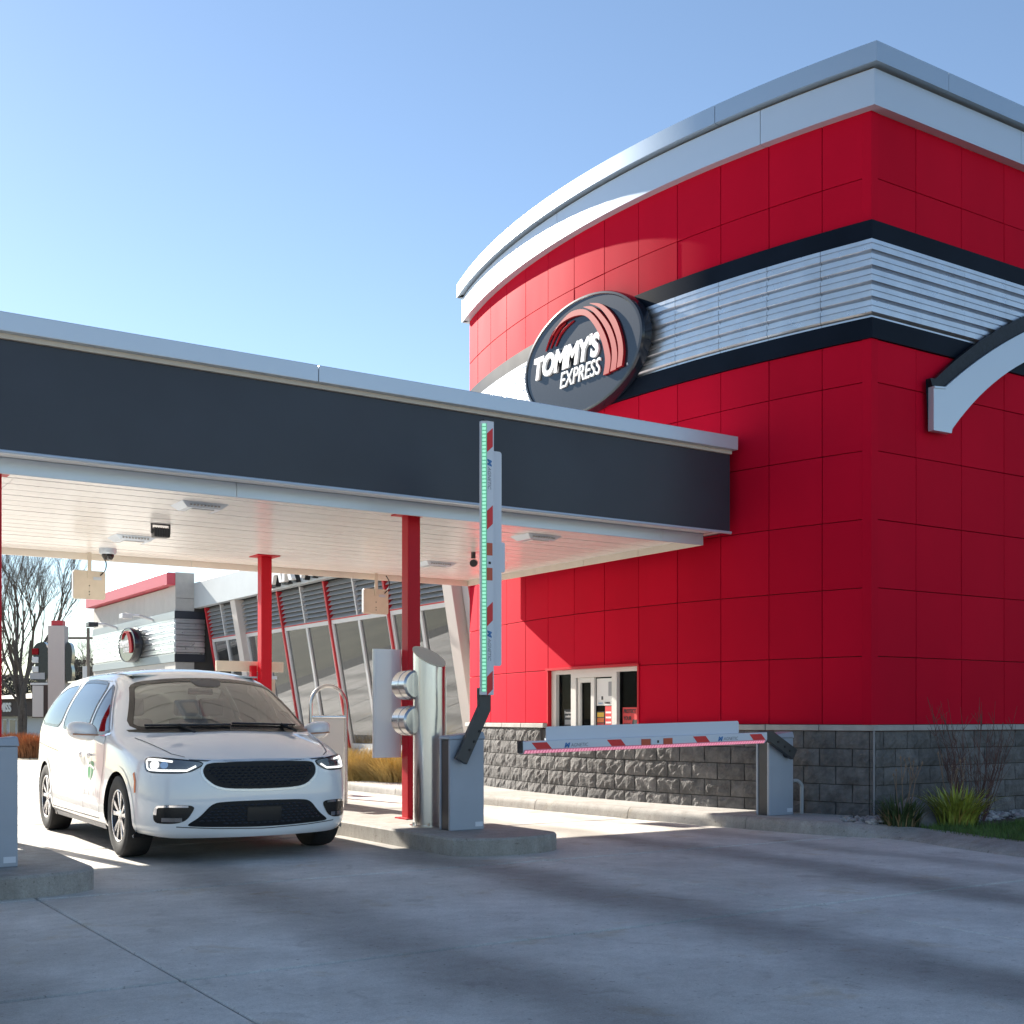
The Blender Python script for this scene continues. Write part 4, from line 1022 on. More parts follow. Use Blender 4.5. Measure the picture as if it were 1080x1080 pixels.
    for a, b_ in (((-.72, 1.165), (-.02, 1.17)), ((.0, 1.182), (.66, 1.165))):
        pts = [P_front(Vector(a).lerp(Vector(b_), k/8), .022) for k in range(9)]; s = MB(); s.tube(pts, .011, 6); wp = s.build('wiper', TRIMB, car)
        s = MB(); q = pts[3 if a[0] < -.5 else 6]; s.tube([q, q+Vector((.06, .05, -.03)), q+Vector((.14, .10, -.06))], .016, 6); s.build('wiper_arm', TRIMB, wp)
    patch('cowl', chaikin([(-.84, 1.11), (-.4, 1.115), (0, 1.13), (.4, 1.115), (.84, 1.11), (.86, 1.145), (.4, 1.15), (0, 1.168), (-.4, 1.15), (-.86, 1.145)], 1), P_front, .004, TRIMB, step=.03)
    for sg in (1, -1):
        pj = P_side(sg)
        for k, w_ in enumerate(SW):
            g_ = patch('side_window', w_, pj, .003, CARSIDE, step=.05); patch('window_seal', w_, pj, .006, TRIMB, g_, .03, hole=inset(w_, .03))
        strip('chrome_strip', [(-.40, 1.10), (-.62, 1.074), (-1.15, 1.084), (-1.9, 1.105), (-2.4, 1.125), (-3.45, 1.16), (-3.60, 1.21)], pj, .02, .008, CHROME)
        strip('chrome_strip', [(-.44, 1.135), (-.98, 1.545), (-1.2, 1.618), (-1.9, 1.655), (-2.5, 1.65), (-3.06, 1.625), (-3.44, 1.53), (-3.63, 1.21)], pj, .016, .008, PAINT)
        # doors: gaps and handles
        for line in ([(-.50, 1.07), (-.46, .80), (-.56, .45), (-.62, .30)], [(-1.17, 1.08), (-1.19, .8), (-1.20, .5), (-1.20, .30)], [(-2.38, 1.11), (-2.40, .8), (-2.50, .62), (-2.68, .42), (-2.62, .30)], [(-.62, .305), (-2.62, .305)], [(-2.42, .90), (-3.6, .97)]):
            strip('door_gap', line, pj, .008, .0025, SEAMM)
        strip('sill_trim', [(-.5, .235), (-2.6, .235)], pj, .05, .003, mat('sill_grey', (.30, .30, .31), .5))
        for x in (-1.05, -1.36):
            s = MB(); a = pj((x-.09, .895), .028); b_ = pj((x+.09, .895), .028); s.tube([pj((x-.10, .895), .002), a, b_, pj((x+.10, .895), .002)], .014, 8); s.build('door_handle', PAINT, car, smooth=True)
            patch('handle_recess', rrect(x-.06, x+.06, .86, .92, .025), pj, .002, mat('recess_grey', (.45, .45, .46), .4), step=.03)
        # wheel arches
        for wx in WX:
            ring = [(wx+(AR+.012)*math.cos(R(a)), .37+(AR+.012)*math.sin(R(a))) for a in range(-22, 203, 5)]
            strip('arch_lip', ring, pj, .050, .004, PAINT)
            s = MB(); V = []; F = []
            for a in range(-25, 206, 10):
                p = (wx+(AR-.006)*math.cos(R(a)), .37+(AR-.006)*math.sin(R(a))); q = pj((wx+(AR+.02)*math.cos(R(a)), max(.225, .37+(AR+.02)*math.sin(R(a)))), 0); V += [(p[0], min(abs(q.y), 1.0)*sg+.002*sg, p[1]), (p[0], .52*sg, p[1])]
            for i in range(len(V)//2-1): F.append((2*i, 2*i+1, 2*i+3, 2*i+2))
            n = len(V); V.append((wx, .52*sg, .37)); F += [(2*i+1, n, 2*i+3) for i in range(n//2-1)]
            s.add(V, F); s.build('arch_liner', TRIMB, car)
        # headlight
        pd = P_diag(sg); HLP = chaikin([(.205, .905), (.185, .80), (.10, .782), (-.20, .782), (-.335, .862), (-.10, .888)], 3, .18)
        hl = patch('headlight', HLP, pd, .006, mat('headlight_housing', (.16, .165, .175), .25, metal=.4), step=.03)
        patch('headlight_rim', [tuple(p) for p in inset(HLP, -.010)], pd, .004, TRIMB, hl, .03, hole=[tuple(p) for p in inset(HLP, .001)])
        DRL = mat('daylight_strip', (.9, .9, .88), .3, emit=(1, .97, .90), estr=.55)
        strip('light_strip', [(-.07, .872), (.05, .884), (.165, .888), (.178, .875), (.160, .815), (.14, .802), (.05, .797), (-.19, .797), (-.26, .835)], pd, .016, .011, DRL, hl)
        for a, r_ in ((.09, .036), (.0, .030)):
            c = Vector((a, .842)); patch('lamp', [(c.x+r_*1.2*math.cos(R(q*20)), c.y+r_*math.sin(R(q*20))) for q in range(18)], pd, .013, mat('lit_lamp', (.9, .9, .9), .2, emit=(1, .96, .88), estr=.8) if a > .05 else CHROME, hl, .02)
        patch('lens_cover', HLP, pd, .018, glass('lamp_glass', (.93, .94, .95), .02), hl, .04)
        # fog lamp pocket
        FP = chaikin([(.85, .505), (.60, .505), (.565, .48), (.625, .375), (.70, .345), (.83, .345), (.855, .38)], 3, .2); FP = [(p[0]*sg, p[1]) for p in FP]
        fg = patch('fog_pocket', FP, P_front, .004, TRIMB, step=.03)
        strip('chrome_strip', [(.615*sg, .492), (.75*sg, .494), (.825*sg, .490), (.838*sg, .47), (.842*sg, .42)], P_front, .018, .010, CHROME, fg)
        strip('fog_lamp', [(.66*sg, .378), (.80*sg, .378)], P_front, .035, .010, CHROME, fg)
        strip('side_marker', [(.455, .60), (.445, .70), (.405, .77)], pj, .03, .004, mat('amber_marker', (.75, .16, .03), .3))
        # mirror
        mr = bpy.data.meshes.new('mirror'); bmm = bmesh.new(); bmesh.ops.create_uvsphere(bmm, u_segments=20, v_segments=12, radius=1)
        for v in bmm.verts:
            x, y, z = v.co; x = .10*(abs(x)**.7)*(1 if x > 0 else -1)*(1 if x > 0 else .55); y2 = .135*(abs(y)**.8)*(1 if y > 0 else -1); z2 = .088*(abs(z)**.75)*(1 if z > 0 else -1)
            v.co = Vector((-.60+x-.03*abs(y), sg*(1.14+y2), 1.125+z2+.02*y))
        bmesh.ops.recalc_face_normals(bmm, faces=bmm.faces)
        for f in bmm.faces: f.smooth = True
        bmm.to_mesh(mr); bmm.free(); mr.materials.append(PAINT); mo = obj('mirror', mr, car)
        s = MB(); s.hexa([(-.66, .955*sg, .99), (-.53, .955*sg, .99), (-.56, 1.09*sg, 1.065), (-.64, 1.09*sg, 1.065)], [(-.66, .945*sg, 1.07), (-.53, .945*sg, 1.07), (-.56, 1.09*sg, 1.11), (-.64, 1.09*sg, 1.11)]); s.build('mirror_arm', PAINT, mo, bevel=.012)
        s = MB(); s.tube([(-.515, 1.02*sg, 1.09), (-.505, 1.14*sg, 1.095), (-.53, 1.24*sg, 1.10)], .008, 6); s.build('turn_signal', mat('signal_lens', (.35, .18, .10), .3), mo)
        # roof rail gap
        strip('roof_gap', [(-.93, .60*sg), (-1.3, .61*sg), (-2.6, .63*sg), (-3.6, .58*sg)], P_top, .022, .003, TRIMB)
        strip('hood_gap', [(.02, .835*sg), (.20, .80*sg), (.42, .76*sg), (.66, .70*sg), (.78, .62*sg)], P_top, .008, .0025, SEAMM)
    strip('hood_gap', [(-.60, .888), (-.40, .876), (-.2, .872), (0, .871), (.2, .872), (.40, .876), (.60, .888)], P_front, .010, .003, SEAMM)
    # green emblem and grey lettering on the passenger front door
    pj = P_side(-1); GREEN = mat('emblem_green', (.01, .26, .075), .4)
    cxm, czm = -.92, .745
    lf = chaikin([(cxm-.09, czm+.08), (cxm+.10, czm+.095), (cxm+.12, czm+.04), (cxm+.04, czm-.10), (cxm-.07, czm-.085), (cxm-.11, czm-.01)], 2)
    em = patch('emblem', lf, pj, .0025, GREEN, step=.03)
    strip('emblem_stripe', [(cxm-.13, czm+.03), (cxm-.02, czm+.05), (cxm+.14, czm+.02)], pj, .022, .004, PAINT, em); strip('emblem_stripe', [(cxm-.02, czm+.13), (cxm+.03, czm-.02), (cxm-.02, czm-.13)], pj, .02, .004, PAINT, em)
    GT = mat('decal_grey', (.36, .36, .37), .4)
    for k in range(7):
        x = -.62-.085*k; strip('decal_letter', [(x, .50), (x, .585)] if k % 2 else [(x-.025, .50), (x, .575), (x+.025, .50)], pj, .016, .0026, GT)
    # grille and lower intake
    GP = [(-.545, .862), (-.30, .868), (0, .869), (.30, .868), (.545, .862), (.585, .80), (.565, .735), (.47, .665), (.35, .640), (0, .632), (-.35, .640), (-.47, .665), (-.565, .735), (-.585, .80)]
    GP = [(p[0]*.86, p[1]) for p in chaikin(GP, 2, .2)]; gr = patch('grille', GP, P_front, .002, GRILLE, step=.04)
    s = MB(); V = []; F = []; gi = inset(resample(GP, .05), .02)
    rows = 9
    for r_ in range(rows):
        z = .645+.0255*r_; y = -.56+(.027 if r_ % 2 else 0)
        while y < .56:
            P = [(y-.024, z), (y-.008, z+.0095), (y+.008, z+.0095), (y+.024, z), (y+.008, z-.0095), (y-.008, z-.0095)]
            if all(inside(p, gi) for p in P):
                n = len(V); o_ = [P_front(p, .004) for p in P]; c = P_front((y, z), .014); V += o_+[c]; F += [(n+i, n+(i+1) % 6, n+6) for i in range(6)]
            y += .054
    s.add(V, F); s.build('mesh_cells', mat('mesh_cell', (.016, .018, .024), .35, spec=.4), gr)
    strip('grille_surround', [tuple(p) for p in inset(GP, -.012)], P_front, .016, .005, mat('surround_silver', (.72, .73, .75), .2, metal=.3), gr, closed=True)
    IP = chaikin([(-.40, .528), (0, .535), (.40, .528), (.47, .50), (.56, .40), (.66, .335), (.62, .318), (0, .300), (-.62, .318), (-.66, .335), (-.56, .40), (-.47, .50)], 2, .2)
    IP = [(p[0]*.95, p[1]) for p in IP]; it = patch('lower_intake', IP, P_front, .003, GRILLE, step=.04)
    s = MB(); V = []; F = []; gi = inset(resample(IP, .05), .02)
    for r_ in range(9):
        z = .315+.0255*r_; y = -.62+(.027 if r_ % 2 else 0)
        while y < .62:
            P = [(y-.024, z), (y-.008, z+.0095), (y+.008, z+.0095), (y+.024, z), (y+.008, z-.0095), (y-.008, z-.0095)]
            if all(inside(p, gi) for p in P) and not (abs(y) < .16 and .35 < z < .48):
                n = len(V); V += [P_front(p, .004) for p in P]+[P_front((y, z), .012)]; F += [(n+i, n+(i+1) % 6, n+6) for i in range(6)]
            y += .054
    s.add(V, F); s.build('mesh_cells', MATS['mesh_cell'], it)
    patch('plate_pad', rrect(-.15, .15, .355, .475, .01), P_front, .010, TRIMB, it, .03)
    strip('intake_lip', [(-.70, .318), (-.4, .300), (0, .288), (.4, .300), (.70, .318)], P_front, .008, .004, SEAMM)
    # underside and cabin
    s = MB(); s.box(-3.95, .55, -.74, .74, .20, .30); s.build('underbody', TRIMB, car)
    s = MB(); s.box(-3.9, -.45, -.88, .88, .45, .50); s.build('cabin_floor', INTER, car)
    s = MB(); s.hexa([(-.75, -.86, .70), (-.05, -.86, .70), (-.05, .86, .70), (-.75, .86, .70)], [(-.72, -.86, 1.03), (-.12, -.84, 1.075), (-.12, .84, 1.075), (-.72, .86, 1.03)]); s.build('dashboard', mat('dash_grey', (.13, .125, .115), .7), car, bevel=.05, seg=3)
    for x, ys_ in ((-1.25, (-.42, .42)), (-2.25, (-.45, .45))):
        for y in ys_:
            s = MB(); s.box(x-.25, x+.27, y-.25, y+.25, .52, .72); st = s.build('seat', SEATM, car, bevel=.06, seg=3)
            s = MB(); s.hexa([(x-.34, y-.24, .70), (x-.16, y-.24, .70), (x-.16, y+.24, .70), (x-.34, y+.24, .70)], [(x-.50, y-.20, 1.24), (x-.38, y-.20, 1.24), (x-.38, y+.20, 1.24), (x-.50, y+.20, 1.24)]); s.build('backrest', SEATM, st, bevel=.05, seg=3)
            s = MB(); s.box(x-.54, x-.43, y-.13, y+.13, 1.27, 1.46); s.build('headrest', SEATM, st, bevel=.045, seg=3)
    s = MB(); s.tube([(-.80-.05*math.sin(R(a)), .42+.18*math.cos(R(a)), .98+.17*math.sin(R(a))) for a in range(0, 360, 20)], .015, 8, True); s.build('steering_wheel', TRIMB, car, smooth=True)
    s = MB(); s.box(-.80, -.76, -.12, .12, 1.48, 1.545); s.build('rear_view_mirror', TRIMB, car, bevel=.015)
    s = MB(); s.box(-3.7, -.9, -.62, .62, 1.66, 1.675); s.build('headliner', INTER, car)
    s = MB(); s.box(-3.75, -3.70, -.75, .75, .5, 1.15); s.build('rear_panel', INTER, car)
    # ---- wheels
    tm = MB(); tm.lathe([(.225, -.105), (.255, -.112), (.330, -.118), (.358, -.105), (.366, -.07), (.3695, 0), (.366, .07), (.358, .105), (.330, .118), (.255, .112), (.235, .105), (.225, .098)], 48, lambda x, y, z: (x, z, y), True)
    tyre_me = make_mesh('tyre', tm.V, tm.F, TYRE, True, autosm=.6)
    rm = MB(); rm.lathe([(.232, .10), (.240, .106), (.232, .108), (.222, .096), (.215, .06), (.215, -.09), (.232, -.10)], 40, lambda x, y, z: (x, z, y)); rm.lathe([(0, .030), (.213, .030)], 40, lambda x, y, z: (x, z, y))
    bar_me = make_mesh('rim_barrel', rm.V, rm.F, mat('rim_dark', (.05, .05, .055), .35, metal=.6), True, autosm=.6)
    sm = MB()
    for k in range(5):
        for d_ in (-11, 11):
            a = R(72*k+90+d_); a2 = R(72*k+90+d_*1.25); u = Vector((math.cos(a), math.sin(a))); u2 = Vector((math.cos(a2), math.sin(a2))); n_ = Vector((-u.y, u.x)); n2 = Vector((-u2.y, u2.x)); A_ = u*.05; B_ = u2*.226
            w0, w1 = .014, .024
            P = [(A_-n_*w0), (B_-n2*w1), (B_+n2*w1), (A_+n_*w0)]
            sm.hexa([(p.x, .050, p.y) for p in P], [(P[0].x, .092, P[0].y), (P[1].x, .099, P[1].y), (P[2].x, .099, P[2].y), (P[3].x, .092, P[3].y)])
    spoke_me = make_mesh('spokes', sm.V, sm.F, RIM, bevel=.004, seg=1)
    hm = MB(); hm.lathe([(0, .10), (.03, .10), (.055, .092), (.06, .05), (0, .05)], 20, lambda x, y, z: (x, z, y)); hub_me = make_mesh('hub', hm.V, hm.F, RIM, True, autosm=.5)
    om = MB(); om.lathe([(.222, .097), (.236, .104), (.236, .109), (.224, .107)], 40, lambda x, y, z: (x, z, y), True); out_me = make_mesh('rim_edge', om.V, om.F, RIM, True)
    for wx in WX:
        for sg in (1, -1):
            yw = .865*sg; o = obj('wheel', tyre_me, car, (wx, yw, .3695), math.pi if sg < 0 else 0)
            for nm, mm in (('rim_barrel', bar_me), ('spokes', spoke_me), ('hub', hub_me), ('rim_edge', out_me)): obj(nm, mm, o)
    return car
van = minivan((4.03, 11.10, 0), R(-90-1.2), 'white minivan with lit headlights driving out under the canopy')
van.scale = (1.02, 1.03, 1.0)
# ------------------------------------------------------------------ glazed wash tunnel
TO = (11.6, 25.0, 0)
tun = thing('wash_tunnel', 'long glazed wash tunnel with leaning red fins and grey louvres behind the canopy', 'building', TO)
def fx(z): return 11.50-.62*(z-.6)/3.6            # leaning facade: x at height z
def tb(name, m, P0_, P1_, parent=tun, bevel=0):
    s = MB(); s.hexa(P0_, P1_); return s.build(name, m, parent, off=TO, bevel=bevel, seg=1)
def lean(y0, y1, z0, z1, o0, o1):                   # slab lying in the leaning plane, between outward offsets o0<o1
    return ([(fx(z0)-o1, y0, z0), (fx(z0)-o1, y1, z0), (fx(z0)-o0, y1, z0), (fx(z0)-o0, y0, z0)], [(fx(z1)-o1, y0, z1), (fx(z1)-o1, y1, z1), (fx(z1)-o0, y1, z1), (fx(z1)-o0, y0, z1)])
s = MB(); s.box(11.3, 11.75, 18.12, 31.6, 0, .6); s.build('base_wall', GREYSTUC, tun, off=TO)
s = MB(); s.box(14.5, 14.6, 18.2, 31.6, 0, 4.7); s.box(11.8, 14.49, 31.5, 31.6, 0, 4.7); s.build('inner_wall', mat('tunnel_inner', (.30, .31, .31), .8), tun, off=TO)
s = MB(); s.box(11.76, 14.49, 18.2, 31.45, .0, .12); s.build('tunnel_floor', WALK, tun, off=TO)
FAS = mat('tunnel_fascia', (.50, .54, .57), .45, noise=.05, nscale=1)
for a, bq in ((18.12, 22.4), (22.4, 26.9), (26.9, 31.75)):
    s = MB(); s.box(10.62, 10.80, a+.004, bq-.004, 4.15, 4.82); s.build('roof_fascia', FAS, tun, off=TO, bevel=.006, seg=1)
s = MB(); s.box(10.81, 14.6, 18.12, 31.7, 4.72, 4.80); s.build('roof', mat('tunnel_roof', (.4, .4, .4), .8), tun, off=TO)
fins = [(31.35, 'r'), (29.0, 'w'), (26.45, 'r'), (23.9, 'r'), (21.2, 'r'), (18.62, 'w')]
FINR = mat('red_fin', (.50, .018, .030), .45); FINW = mat('white_fin', (.62, .57, .54), .5)
for y, c in fins:
    wd = .035 if c == 'r' else .16
    tb('fin', FINR if c == 'r' else FINW, *lean(y-wd, y+wd, .6, 4.149, -.02, .11 if c == 'r' else .22), bevel=.006)
SLAT = mat('louvre_grey', (.40, .42, .44), .45, metal=.2)
slat_cache = {}
for k in range(len(fins)-1):
    ya, yb = fins[k+1][0], fins[k][0]; ya += .05 if fins[k+1][1] == 'r' else .17; yb -= .05 if fins[k][1] == 'r' else .17
    ym = (ya+yb)/2
    tb('transom', MULL, *lean(ya, yb, 3.24, 3.32, .0, .07)); tb('transom_line', FINR, *lean(ya, yb, 3.321, 3.345, .0, .075)); tb('sill_rail', MULL, *lean(ya, yb, .601, .70, .0, .07))
    for yy in (ya+.03, ym, yb-.03): tb('mullion', MULL, *lean(yy-.045, yy+.045, .701, 3.239, .0, .07))
    for yy in (ym,): tb('mullion', MULL, *lean(yy-.025, yy+.025, 3.346, 4.149, .0, .09))
    for p0, p1 in ((ya+.061, ym-.031), (ym+.031, yb-.061)):
        tb('pane', WGLASS, *lean(p0, p1, .701, 3.239, .022, .034))
    for p0, p1 in ((ya+.002, ym-.026), (ym+.026, yb-.002)):
        key = round(p1-p0, 3)
        if key not in slat_cache:
            s = MB(); s.prism([(-.085, -.05), (-.075, -.055), (.0, .035), (-.01, .042)], lambda p: (p[0], 0, p[1]), lambda p: (p[0], p1-p0, p[1])); slat_cache[key] = make_mesh('louvre_slat', s.V, s.F, SLAT)
        for q in range(8):
            z = 3.40+.096*q; obj('louvre_slat', slat_cache[key], tun, (fx(z)-TO[0]+.01, p0-TO[1], z))
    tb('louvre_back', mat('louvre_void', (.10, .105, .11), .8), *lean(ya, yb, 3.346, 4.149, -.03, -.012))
tb('end_panel', MULL, *lean(18.12, 18.44, .6, 4.149, -.03, .02)); tb('end_panel_trim', FINR, *lean(18.14, 18.19, .6, 4.149, .021, .05))
# roof lettering
LK = mat('letter_black', (.015, .017, .022), .4)
me = text_mesh('CAR WASH', .92, .05, SIGNWH, offset=.022)
cl = thing('roof_lettering', 'white CAR WASH letters with dark sides along the tunnel roof edge', 'sign', (10.5, 24.2, 4.30)); cl.matrix_basis = basis((10.52, 24.15, 4.53), (0, -1, 0), (0, 0, 1))
obj('lettering', me, cl, (0, 0, .06)); me2 = text_mesh('CAR WASH', .92, .06, LK, offset=.05); obj('letter_return', me2, cl, (-.03, -.01, -.035))

# ------------------------------------------------------------------ grey end building
EO = (12.0, 36.0, 0)
eb = thing('end_building', 'grey stucco building with pink red coping and corrugated band behind the minivan', 'building', EO)
def ebx(name, m, *b, parent=eb, bevel=0):
    s = MB(); s.box(*b); return s.build(name, m, parent, off=EO, bevel=bevel, seg=1)
EX, EY0, EY1 = 10.12, 31.7, 40.0
LST = mat('pale_stucco_tile', (.56, .54, .50), .8, noise=.05, nscale=3, bump=.1, bscale=80)
core = ebx('wall', MORT, EX+.03, 14.6, EY0+.03, EY1, 0, 4.72)
zz = [0, 1.2, 2.70, 3.85+.2, 4.72]
def tiles(y0, y1, n, z0, z1):
    for k in range(n):
        a = y0+(y1-y0)*k/n; bq = y0+(y1-y0)*(k+1)/n; ebx('wall_tile', LST, EX, EX+.0295, a+.006, bq-.006, z0+.005, z1-.005, parent=core)
for z0, z1 in ((0, .95), (.95, 1.85), (1.85, 2.72), (4.06, 4.72)): tiles(EY0+.02, EY1, 9, z0, z1)
for z0, z1 in ((0, 1.4), (1.4, 2.72), (4.06, 4.40), (4.40, 5.08)): ebx('wall_tile', GREYSTUC, EX+.001, 10.62, EY0-.002, EY0+.0295, z0+.005, z1-.005, parent=core)
ebx('corner_pier', GREYSTUC, EX+.002, 10.62, EY0+.031, EY0+.6, 4.722, 5.075)
ebx('coping', mat('pink_red_coping', (.55, .05, .085), .4), EX-.22, EX+.3, EY0+.02, EY1+.1, 4.74, 5.06, bevel=.01)
for z0, z1 in ((2.722, 2.93), (3.86, 4.055)):
    ebx('dark_band', NAVY if z1 < 0 else FASCIA_DK, EX-.03, 10.9, EY0-.035, EY0+.0, z0, z1); ebx('pale_band', mat('teal_grey_band', (.30, .36, .38), .5), EX-.03, EX, EY0+.001, EY1, z0, z1)
pr = corr_profile(2.932, 3.858, 6, .03)
for k in range(4):
    a = EY0+.02+(EY1-EY0-.02)*k/4; bq = EY0+.02+(EY1-EY0-.02)*(k+1)/4; s = MB(); s.sweep([(Vector((EX, a+.002)), Vector((-1, 0))), (Vector((EX, bq-.002)), Vector((-1, 0)))], pr); s.build('corrugated_sheet', CORR, core, off=EO)
s = MB(); s.sweep([(Vector((EX-.005, EY0)), Vector((0, -1))), (Vector((10.9, EY0)), Vector((0, -1)))], pr); s.build('corrugated_sheet', CORR, core, off=EO)
oval_sign(basis((9.82, 35.2, 3.33), (0, -1, 0), (0, 0, 1)), "smaller black oval TOMMY'S EXPRESS sign on the grey end building", .62, .22, False)
for y, l in ((37.2, 'left of the small oval sign'), (33.6, 'right of the small oval sign')):
    t = thing('wall_floodlight', 'silver arm floodlight on the grey end building '+l, 'floodlight', (EX-.03, y, 3.95), group='floodlights over the small oval sign')
    s = MB(); s.tube([(0, 0, 0), (-.35, .05, .10), (-.55, .25, .12)], .035, 8); s.build('arm', MULL, t); s = MB(); s.box(-.78, -.50, .15, .5, .02, .16); s.build('lamp_head', MULL if y < 35 else DKGREY, t, bevel=.02)

# ------------------------------------------------------------------ pylon sign, shop, utility pole
def at(x, y, d):           # direction of a photo pixel, placed d metres along the view axis
    t_ = (x-540)/1288; v = (757-y)/1288; S_, C_ = .83762, .54625
    return Vector((d*(C_+S_*t_), d*(S_-C_*t_), 1.25+d*v))
pp = at(61.5, 757, 44)
py = thing('pylon_sign', 'pale pylon sign with red cap and black oval panels left of the minivan', 'sign', (pp.x, pp.y, 0), R(-27))
s = MB(); s.box(-.29, .29, -.29, .29, 0, 4.55); s.build('pillar', mat('pale_pink_render', (.66, .57, .53), .8), py, bevel=.02)
s = MB(); s.box(-.20, .20, -.20, .20, 4.551, 4.74); s.build('red_cap', mat('cap_red', (.62, .05, .06), .5), py, bevel=.01)
for sg in (-1, 1):
    s = MB(); P = [(x, z) for x, z in chaikin([(.295, 3.98), (.62, 3.95), (.74, 3.65), (.70, 3.30), (.64, 3.15), (.74, 2.95), (.70, 2.62), (.55, 2.50), (.295, 2.52)], 2)]
    s.prism(P, lambda p: (p[0]*sg*(1.25 if sg < 0 else .55)+(.075 if sg < 0 else .135), -.22, p[1]), lambda p: (p[0]*sg*(1.25 if sg < 0 else .55)+(.075 if sg < 0 else .135), .22, p[1])); s.build('black_panel', SIGNBLK, py)
for k, (z, m_) in enumerate(((3.62, SIGNRED), (3.32, SIGNWH), (2.98, SIGNWH))):
    s = MB(); s.box(-.84, -.62, -.30, -.221, z-.11, z+.11); s.build('panel_lettering', m_, py, bevel=.02)
s = MB(); s.box(-.92, -.40, -.27, -.23, 2.63, 2.86); s.build('price_strip', mat('sign_grey', (.45, .46, .48), .5), py)
s = MB(); s.box(-.86, -.30, -.20, .2, 1.25, 2.42); s.build('cabinet', mat('cabinet_brown', (.06, .038, .034), .6), py); s = MB(); s.box(-.84, -.46, -.23, -.201, 1.28, 2.40); s.build('cabinet_face', mat('cabinet_face', (.66, .62, .60), .5), py); s = MB(); s.box(-.91, -.30, -.24, .22, 2.43, 2.50); s.build('cabinet_shelf', SIGNWH, py)

sp = at(0, 757, 64); spr = at(62, 757, 60)
dirv = (spr-sp); dirv.z = 0; W_ = dirv.length; dirv.normalize()
sh = thing('shop', 'small white shop with brown sign band and pale roof at the far left', 'building'); sh.matrix_basis = basis((sp.x, sp.y, 0), (dirv.x, dirv.y, 0), (0, 0, 1))
def sbx(name, m, x0, x1, y0, y1, z0, z1, parent=sh): s = MB(); s.box(x0, x1, y0, y1, z0, z1); return s.build(name, m, parent)
wl_ = sbx('wall', mat('shop_white', (.62, .64, .68), .7), -4, W_+1, -.1, 1.32, -6, 0)
sbx('wall', mat('shop_dark', (.07, .065, .07), .8), -4.05, .05, -.1, 1.33, .005, .1)
band_ = sbx('sign_band', mat('brown_band', (.055, .034, .030), .7), -4, W_+1.4, 1.33, 2.20, -.2, .5)
me = text_mesh('MISS', .62, .02, SIGNWH, offset=.02, align='LEFT'); obj('lettering', me, band_, (1.05, 1.76, .52)); me = text_mesh('Scoop', .5, .02, mat('sign_grey2', (.35, .34, .33), .6), align='RIGHT'); obj('lettering', me, band_, (.1, 1.75, .52))
s = MB(); s.hexa([(-4.2, 2.21, .7), (W_+1.6, 2.21, .7), (W_+1.6, 2.21, -6.5), (-4.2, 2.21, -6.5)], [(-3.4, 2.22, .4), (W_+1.0, 2.80, -2.2), (W_+1.0, 2.80, -3.8), (-3.4, 2.23, -6.2)]); s.build('roof', mat('pale_shingle', (.55, .50, .43), .9, noise=.15, nscale=4), sh)
for x0, x1 in ((.1, .25), (.45, .80), (1.15, 1.75), (1.95, 2.35)):
    fr_ = sbx('window_frame', mat('frame_white', (.75, .76, .78), .5), x0-.05, x1+.05, .12 if x0 > 1 and x0 < 1.8 else .35, 1.18, .001, .04); sbx('pane', mat('shop_pane', (.16, .17, .16), .2), x0, x1, .15 if x0 > 1 and x0 < 1.8 else .4, 1.13, .041, .05, fr_)
up = at(93, 757, 70); t = thing('utility_pole', 'wooden utility pole with crossarm between pylon and grey building', 'pole', (up.x, up.y, 0), R(-33))
s = MB(); s.cyl((0, 0, 0), (0, 0, 6.4), .13, .09, 10); s.build('shaft', mat('weathered_wood', (.20, .17, .145), .9), t); s = MB(); s.box(-1.3, .6, -.06, .06, 5.75, 5.88); s.build('crossarm', MATS['weathered_wood'], t); s = MB(); s.cyl((-.15, 0, 3.3), (-.15, 0, 4.2), .16); s.build('transformer', MULL, t)
s = MB(); a0 = Vector((-.8, 0, 3.2)); s.tube([a0+Vector((k*1.2-9, k*.4, .35*((k-8)/8)**2)) for k in range(0, 18)], .02, 4); s.build('wire', DKGREY, t)

# ------------------------------------------------------------------ trees and plants
BARK = mat('bark', (.12, .10, .088), .95, noise=.3, nscale=12)
TWIG = mat('twig', (.15, .125, .11), .9)
def bare_tree(name, label, base, h, seed, spread=.5, lean_=0, levels=5, r0=.16):
    r = random.Random(seed); t = thing(name, label, 'tree', (base.x, base.y, 0), group='bare trees behind the lot')
    tr = MB(); cr = MB()
    def grow(p, d, L, rad, lv):
        n = 4; P = [p]; q = p.copy(); dd = d.copy()
        for k in range(n):
            dd = (dd+Vector((r.uniform(-.14, .14), r.uniform(-.14, .14), r.uniform(-.02, .12)))).normalized(); q = q+dd*L/n; P.append(q.copy())
        (tr if lv < 2 else cr).tube(P, [rad*(1-.45*k/n) for k in range(n+1)], 6 if lv < 2 else 4 if lv < 3 else 3)
        if lv >= levels: return
        for c in range(r.choice((3, 4)) if lv < 3 else r.choice((3, 3, 4))):
            f = r.uniform(.35, 1); k = min(n-1, int(f*n)); o = P[k].lerp(P[k+1], f*n-k)
            a = r.uniform(0, 2*math.pi); sv = spread*(1.0 if lv else 1.1)
            nd = (dd+Vector((math.cos(a)*sv, math.sin(a)*sv, r.uniform(-.05, .35)))).normalized(); grow(o, nd, L*r.uniform(.55, .78), rad*.52, lv+1)
    for s_ in range(3):
        a = r.uniform(0, 6.28); grow(Vector((math.cos(a)*.1, math.sin(a)*.1, 0)), Vector((math.cos(a)*.16+lean_, math.sin(a)*.16, 1)).normalized(), h*.42, r0*r.uniform(.7, 1), 0)
    tr.build('trunk', BARK, t); cr.build('crown', TWIG, t)
